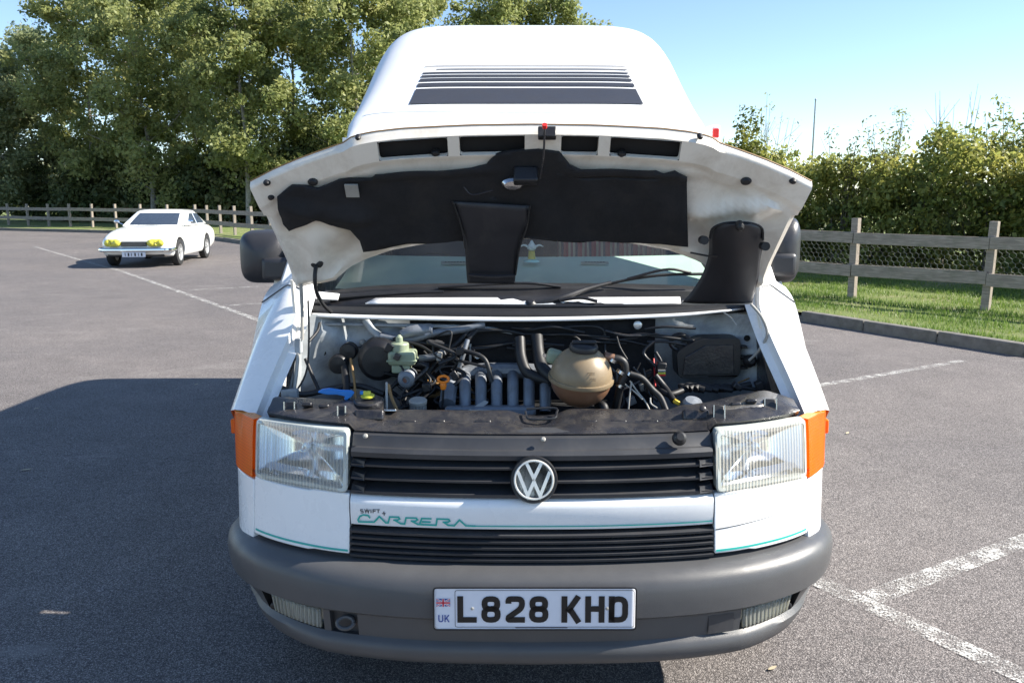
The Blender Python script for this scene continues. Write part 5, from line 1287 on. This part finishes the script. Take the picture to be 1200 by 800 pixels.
for k in range(14):
    x0, y0 = g.uniform(700, 770), g.uniform(385, 470); dp_ = g.uniform(.56, .70)
    hose([(x0, y0, dp_), (x0 + g.uniform(-14, 14), y0 + 14, dp_ - .01), (x0 + g.uniform(-24, 24), y0 + 30, dp_ - .03)], g.uniform(.002, .007), g.choice(['rubber', 'black', 'dusty', 'wire_white']), 'cable')
for k in range(12):
    x0, y0 = g.uniform(590, 760), g.uniform(382, 410)
    hose([(x0, y0, .70), (x0 + 25, y0 + g.uniform(-4, 6), .69), (x0 + 60, y0 + g.uniform(-4, 10), .70)], g.uniform(.003, .006), g.choice(['rubber', 'black', 'dusty']), 'hose')
for k in range(16):
    px_, py_ = g.choice([(g.uniform(440, 540), g.uniform(400, 468)), (g.uniform(700, 770), g.uniform(400, 472)), (g.uniform(800, 890), g.uniform(448, 458))])
    o_ = MB().box(L(px_, py_, g.uniform(.56, .66)), (g.uniform(.015, .035), .03, g.uniform(.012, .03)), Matrix.Rotation(g.uniform(-.6, .6), 3, 'Y')).build('connector_block', g.choice(['black', 'dusty', 'greycap']), van, bevel=.003)
for px_, wd_, ht_ in ((433, .085, .034), (815, .075, .036)):
    c_ = L(px_, 487, .283); MB().box(c_, (wd_, .03, ht_), Matrix.Rotation(R(-28), 3, 'X')).build('raised_block', 'dusty', slam, bevel=.008, seg=3)
for px_ in (478, 512, 566, 690, 725, 762):
    c_ = L(px_, 494, .262); MB().box(c_, (.045, .008, .010), Matrix.Rotation(R(-30), 3, 'X')).build('stamped_rib', 'dusty', slam, bevel=.003)
for px_, py_ in ((360, 474), (380, 476), (862, 474), (880, 470)):
    MB().box(L(px_, py_, .335), (.03, .02, .012), Matrix.Rotation(R(-24), 3, 'X')).build('stamped_rib', 'dusty', slam, bevel=.004)
# right-hand side of the bay
abx = MB().prism([L(x, y, .665) for x, y in [tuple(p) for p in rounded([(793, 412), (822, 397), (868, 396), (868, 438), (860, 444), (795, 443)], 6, True, 3)]], (0, .09, 0)).build('air_box', 'black', van, bevel=.006)
MB().tube([L(797 + 11 * math.cos(a), 401 + 9 * math.sin(a), .70) for a in lin(0, 2 * math.pi, 25)], .008, 8, caps=False).build('air_box_ring', 'black', abx)
MB().prism([L(x, y, .66) for x, y in ((800, 440), (803, 418), (826, 405), (860, 404), (861, 438))], (0, .01, 0)).build('air_box_lid', 'dusty', abx, smooth=0, bevel=.003)
for py in (406, 418, 430): MB().box(L(871, py, .69), (.022, .03, .009)).build('air_box_clip', 'black', abx, bevel=.002)
fb = MB().box(L(774.5, 432, .62), (.030, .03, .045), Matrix.Rotation(.1, 3, 'Y')).build('fuse_holder', 'black', van, bevel=.004)
for dy_, mt in ((5.2, 'wire_white'), (8.2, 'yellow'), (10.2, 'red')): MB().box(L(775.5, 430 + dy_ - 1, .602), (.024, .004, .006)).build('fuse_label', mt, fb)
hose([(766, 420, .66), (767, 436, .63), (768, 455, .60)], .0025, 'red', 'cable')
for k, (c_, pts) in enumerate([('wire_white', [(738, 446, .45), (748, 460, .45), (756, 470, .44), (762, 482, .42)]), ('wire_white', [(731, 449, .46), (745, 460, .45), (753, 468, .44)]), ('wire_brown', [(745, 438, .5), (757, 444, .5), (763, 452, .5)]), ('wire_white', [(740, 447, .45), (738, 462, .44), (736, 484, .43)]), ('wire_white', [(762, 466, .43), (763, 473, .42), (770, 478, .41)]), ('rubber', [(770, 455, .6), (785, 462, .55), (810, 455, .6), (850, 456, .6), (880, 450, .6)]), ('rubber', [(768, 440, .6), (780, 455, .58), (790, 470, .5)]), ('wire_white', [(848, 366, .70), (856, 372, .69), (863, 381, .68)]), ('wire_brown', [(856, 452, .62), (866, 448, .64), (878, 443, .66)])]):
    hose(pts, .0026 if c_ != 'rubber' else .010, c_, 'cable')
MB().box(L(793, 471, .40), (.02, .016, .012), Matrix.Rotation(.5, 3, 'Y')).build('connector', plain('yellow_connector', (.65, .42, .03), .45), van, bevel=.002)
MB().lathe([(.028, -.012), (.03, 0), (.024, .010), (0, .013)], L(812, 472, .38), (.1, -.3, 1), 20).build('lamp_rear_cap', 'alu', van)
MB().lathe([(.010, 0), (.010, .006)], L(875, 396, .70), (0, -1, 0), 14).build('bolt_hole', 'dark', van)
for k in range(9):
    g = random.Random(80 + k); x0 = g.uniform(790, 880)
    hose([(x0, 456, .58), (x0 + g.uniform(-10, 20), 452, .60), (x0 + g.uniform(10, 35), 457, .58)], g.uniform(.004, .012))

# ================================================================== PARKED COUPE
car = tag(empty('parked_coupe', (-8.42, 18.35, 0), R(6.0)), 'white two door classic coupe with yellow covered lamps, parked by the far fence', 'car')
st = [(0, .56, .34, .60), (.05, .66, .30, .655), (.18, .735, .25, .70), (.5, .775, .21, .79), (.9, .79, .20, .85), (1.35, .79, .20, .885), (1.9, .79, .20, .90), (2.6, .79, .20, .905), (3.1, .79, .21, .905), (3.6, .775, .25, .87), (4.0, .74, .30, .81), (4.18, .69, .36, .74), (4.24, .60, .42, .66)]
ss = catmull([Vector((a, b, c)) for a, b, c, d in st], 60); sd_ = catmull([Vector((a, d, 0)) for a, b, c, d in st], 60)
rows = []
for a, b in zip(ss, sd_):
    y, w_, zb, zt = a.x, a.y, a.z, b.y
    half = [(0, zb), (w_ * .8, zb), (w_ * .96, zb + .05), (w_, zb + (zt - zb) * .35), (w_ * .995, zb + (zt - zb) * .62), (w_ * .96, zb + (zt - zb) * .82), (w_ * .86, zb + (zt - zb) * .95), (w_ * .62, zt), (0, zt + .012)]
    cur = catmull([Vector((p[0], p[1], 0)) for p in half], 22)
    loop = [Vector((p.x, y, p.y)) for p in cur] + [Vector((-p.x, y, p.y)) for p in cur[-2:0:-1]]
    rows.append(loop)
mb = MB().grid(rows, True); nn = len(rows[0]); mb.f.append(tuple(range(nn))); mb.f.append(tuple(range(len(mb.v) - nn, len(mb.v))))
body = mb.build('body', 'carwhite', car, smooth=45, recalc=True)
FW, RW, WR = .72, 3.05, .30
cut = MB()
for y in (FW, RW):
    for s in (-1, 1): cut.lathe([(.345, -.20), (.345, .25)], (s * .72, y, WR + .01), (s, 0, 0), 36)
co = cut.build('cutter', 'tyre', None)
bo = body.modifiers.new('cut', 'BOOLEAN'); bo.object = co; bo.operation = 'DIFFERENCE'; bo.solver = 'EXACT'
co.parent = car
bpy.context.view_layer.update()
dg = bpy.context.evaluated_depsgraph_get(); nm = bpy.data.meshes.new_from_object(body.evaluated_get(dg))
body.modifiers.clear()
if len(nm.polygons) > 100: body.data = nm
body.data.set_sharp_from_angle(angle=R(40))
bpy.data.objects.remove(co)
# cabin
def cab(t, u):  # t 0..1 base to roof, u corner points front->back
    pass
zb_, zr = .88, 1.20
def ring(t):
    e = t ** 1.15; y0 = 1.38 + .66 * e; y1 = 3.55 - .62 * t; w0 = .715 - .13 * t; z = zb_ + (zr - zb_) * t
    pts = [(0, y0 - .05 * (1 - t)), (w0 * .8, y0), (w0, y0 + .10), (w0 + .01, (y0 + y1) / 2), (w0 * .97, y1 - .12), (w0 * .75, y1), (0, y1 + .04)]
    c = catmull([Vector((a, b, 0)) for a, b in pts], 19)
    return [Vector((p.x, p.y, z)) for p in c] + [Vector((-p.x, p.y, z)) for p in c[-2:0:-1]]
rg = [ring(t) for t in lin(0, 1, 9)]
top = rg[-1]; cen = Vector((0, 2.47, 0))
for k, dz in ((.93, .022), (.80, .040), (.55, .052), (.2, .057)): rg.append([Vector((p.x * k, cen.y + (p.y - cen.y) * k, zr + dz)) for p in top])
cm = MB().grid(rg, True); cm.f.append(tuple(range(len(cm.v) - len(top), len(cm.v))))
cabin = cm.build('cabin', 'carwhite', car, smooth=40)
def glassp(pts, name):
    P = [Vector(p) for p in pts]; return MB().add(P, [tuple(range(len(P)))]).build(name, 'darkglass', cabin, smooth=0, solid=.006, off=0)
def rp(t, x, front=True, o=.008):
    e = t ** 1.15; y0 = 1.38 + .66 * e; w0 = .715 - .13 * t; z = zb_ + (zr - zb_) * t
    y = interp(abs(x) / w0, [(0, y0 - .05 * (1 - t)), (.8, y0), (1, y0 + .10)]) - o
    return Vector((x, y, z + o * .4))
ws = MB().grid([[rp(t, x * (.66 - .12 * t)) for x in lin(-1, 1, 11)] for t in lin(.08, .90, 6)]).build('windscreen', 'darkglass', cabin)
MB().grid([[Vector((x * (.58 - .1 * t), 3.60 - .62 * t, zb_ + (zr - zb_) * t)) for x in (-1, 0, 1)] for t in (.12, .88)]).build('rear_window', 'darkglass', cabin)
for s in (-1, 1):
    def sw3(y, t): w0 = .715 - .13 * t + .014; return Vector((s * w0, y, zb_ + (zr - zb_) * t))
    glassp([sw3(1.66, .10), sw3(2.42, .10), sw3(2.42, .86), sw3(2.16, .86)], 'door_window')
    glassp([sw3(2.52, .10), sw3(3.12, .12), sw3(2.82, .84), sw3(2.52, .86)], 'quarter_window')
    MB().tube([sw3(2.47, .05), sw3(2.47, .90)], .012, 6).build('window_frame', 'chrome', cabin)
    MB().tube([Vector((s * .793, 1.45, .36)), Vector((s * .795, 1.42, .62)), Vector((s * .775, 1.50, .82))], .004, 4).build('door_seam', 'grille', body)
    MB().tube([Vector((s * .793, 2.50, .36)), Vector((s * .797, 2.52, .62)), Vector((s * .78, 2.50, .84))], .004, 4).build('door_seam', 'grille', body)
    MB().box((s * .80, 2.38, .68), (.02, .10, .02)).build('door_handle', 'chrome', body)
    # lamp unit with twin yellow bowls
    lc = Vector((s * .46, .0, .545))
    rows_ = []
    for t, k in ((.16, 1.0), (.06, 1.0), (.0, .96), (-.03, .82), (-.045, .5), (-.05, .1)):
        rows_.append([lc + Vector((.205 * k * math.cos(a) + s * 0, t + .10 * (max(0, s * math.cos(a)) ** 2) * 1, .098 * k * math.copysign(abs(math.sin(a)) ** .8, math.sin(a)) * (1 - .14 * math.exp(-(math.cos(a) / .25) ** 2)))) for a in [2 * math.pi * q_ / 36 for q_ in range(36)]])
    lm = MB().grid(rows_, True).build('headlamp', 'yellowlamp', car, smooth=50)
    for dx_ in (-.095, .095):
        MB().lathe([(.078, .02), (.074, -.02), (.05, -.042), (0, -.052)], lc + Vector((dx_, -.022 + (.035 if dx_ * s > 0 else 0), 0)), (0, 1, 0), 20).build('lamp_bowl', 'yellowlamp', lm)
    MB().box((s * .64, .09, .46), (.10, .05, .05)).build('side_lamp', 'greycap', car, bevel=.012)
    MB().tube([(s * .70, 1.50, .90), (s * .80, 1.44, .96)], .010, 6).build('mirror_stalk', 'chrome', body)
    mrr = MB().lathe([(.0, -.03), (.035, -.02), (.045, .0), (.045, .01)], (s * .84, 1.44, .98), (0, 1, 0), 16, sx=1.4).build('door_mirror', 'chrome', car)
    for y in (FW, RW):
        c = (s * .70, y, WR); wl = MB().lathe([(.19, -.08), (.25, -.085), (.29, -.07), (.30, -.04), (.30, .04), (.29, .07), (.25, .085), (.19, .08)], c, (s, 0, 0), 32, cap=False).build('wheel', 'tyre', car)
        MB().lathe([(0, .075), (.03, .07), (.035, .055), (.07, .04), (.15, .05), (.175, .075), (.19, .08), (.19, -.06)], c, (s, 0, 0), 28).build('rim', 'wheel', wl)
        for k in range(12):
            a = k * math.pi / 6; MB().tube([(s * .775, y + .035 * math.cos(a), WR + .035 * math.sin(a)), (s * .762, y + .17 * math.cos(a + .2), WR + .17 * math.sin(a + .2))], .004, 4).build('spoke', 'chrome', wl)
MB().box((0, .0, .525), (.54, .04, .11)).build('grille', 'black', car, bevel=.01)
for z in lin(.50, .59, 5): MB().box((0, -.022, z - .02), (.52, .008, .006)).build('grille_bar', 'greycap', car)
fbm = MB().tube([(-.76, .42, .40), (-.77, .16, .40), (-.66, .00, .40), (-.3, -.045, .40), (.3, -.045, .40), (.66, .00, .40), (.77, .16, .40), (.76, .42, .40)], .045, 10, 40).build('bumper', 'chrome', car)
pl = MB().box((0, -.06, .30), (.50, .012, .11)).build('number_plate', 'plate', car, bevel=.004)
for k, x in enumerate((-.18, -.11, -.05, .03, .10, .17)): MB().box((x, -.068, .30), (.030 if k % 2 else .012, .003, .07)).build('plate_mark', 'ink', pl)
MB().box((0, .12, .30), (1.2, .1, .12)).build('valance', 'black', car, bevel=.02)
MB().tube([(-.35, 1.36, .885), (-.05, 1.52, .93)], .006, 6).build('wiper', 'black', car)
MB().tube([(.15, 1.36, .885), (.42, 1.52, .93)], .006, 6).build('wiper', 'black', car)
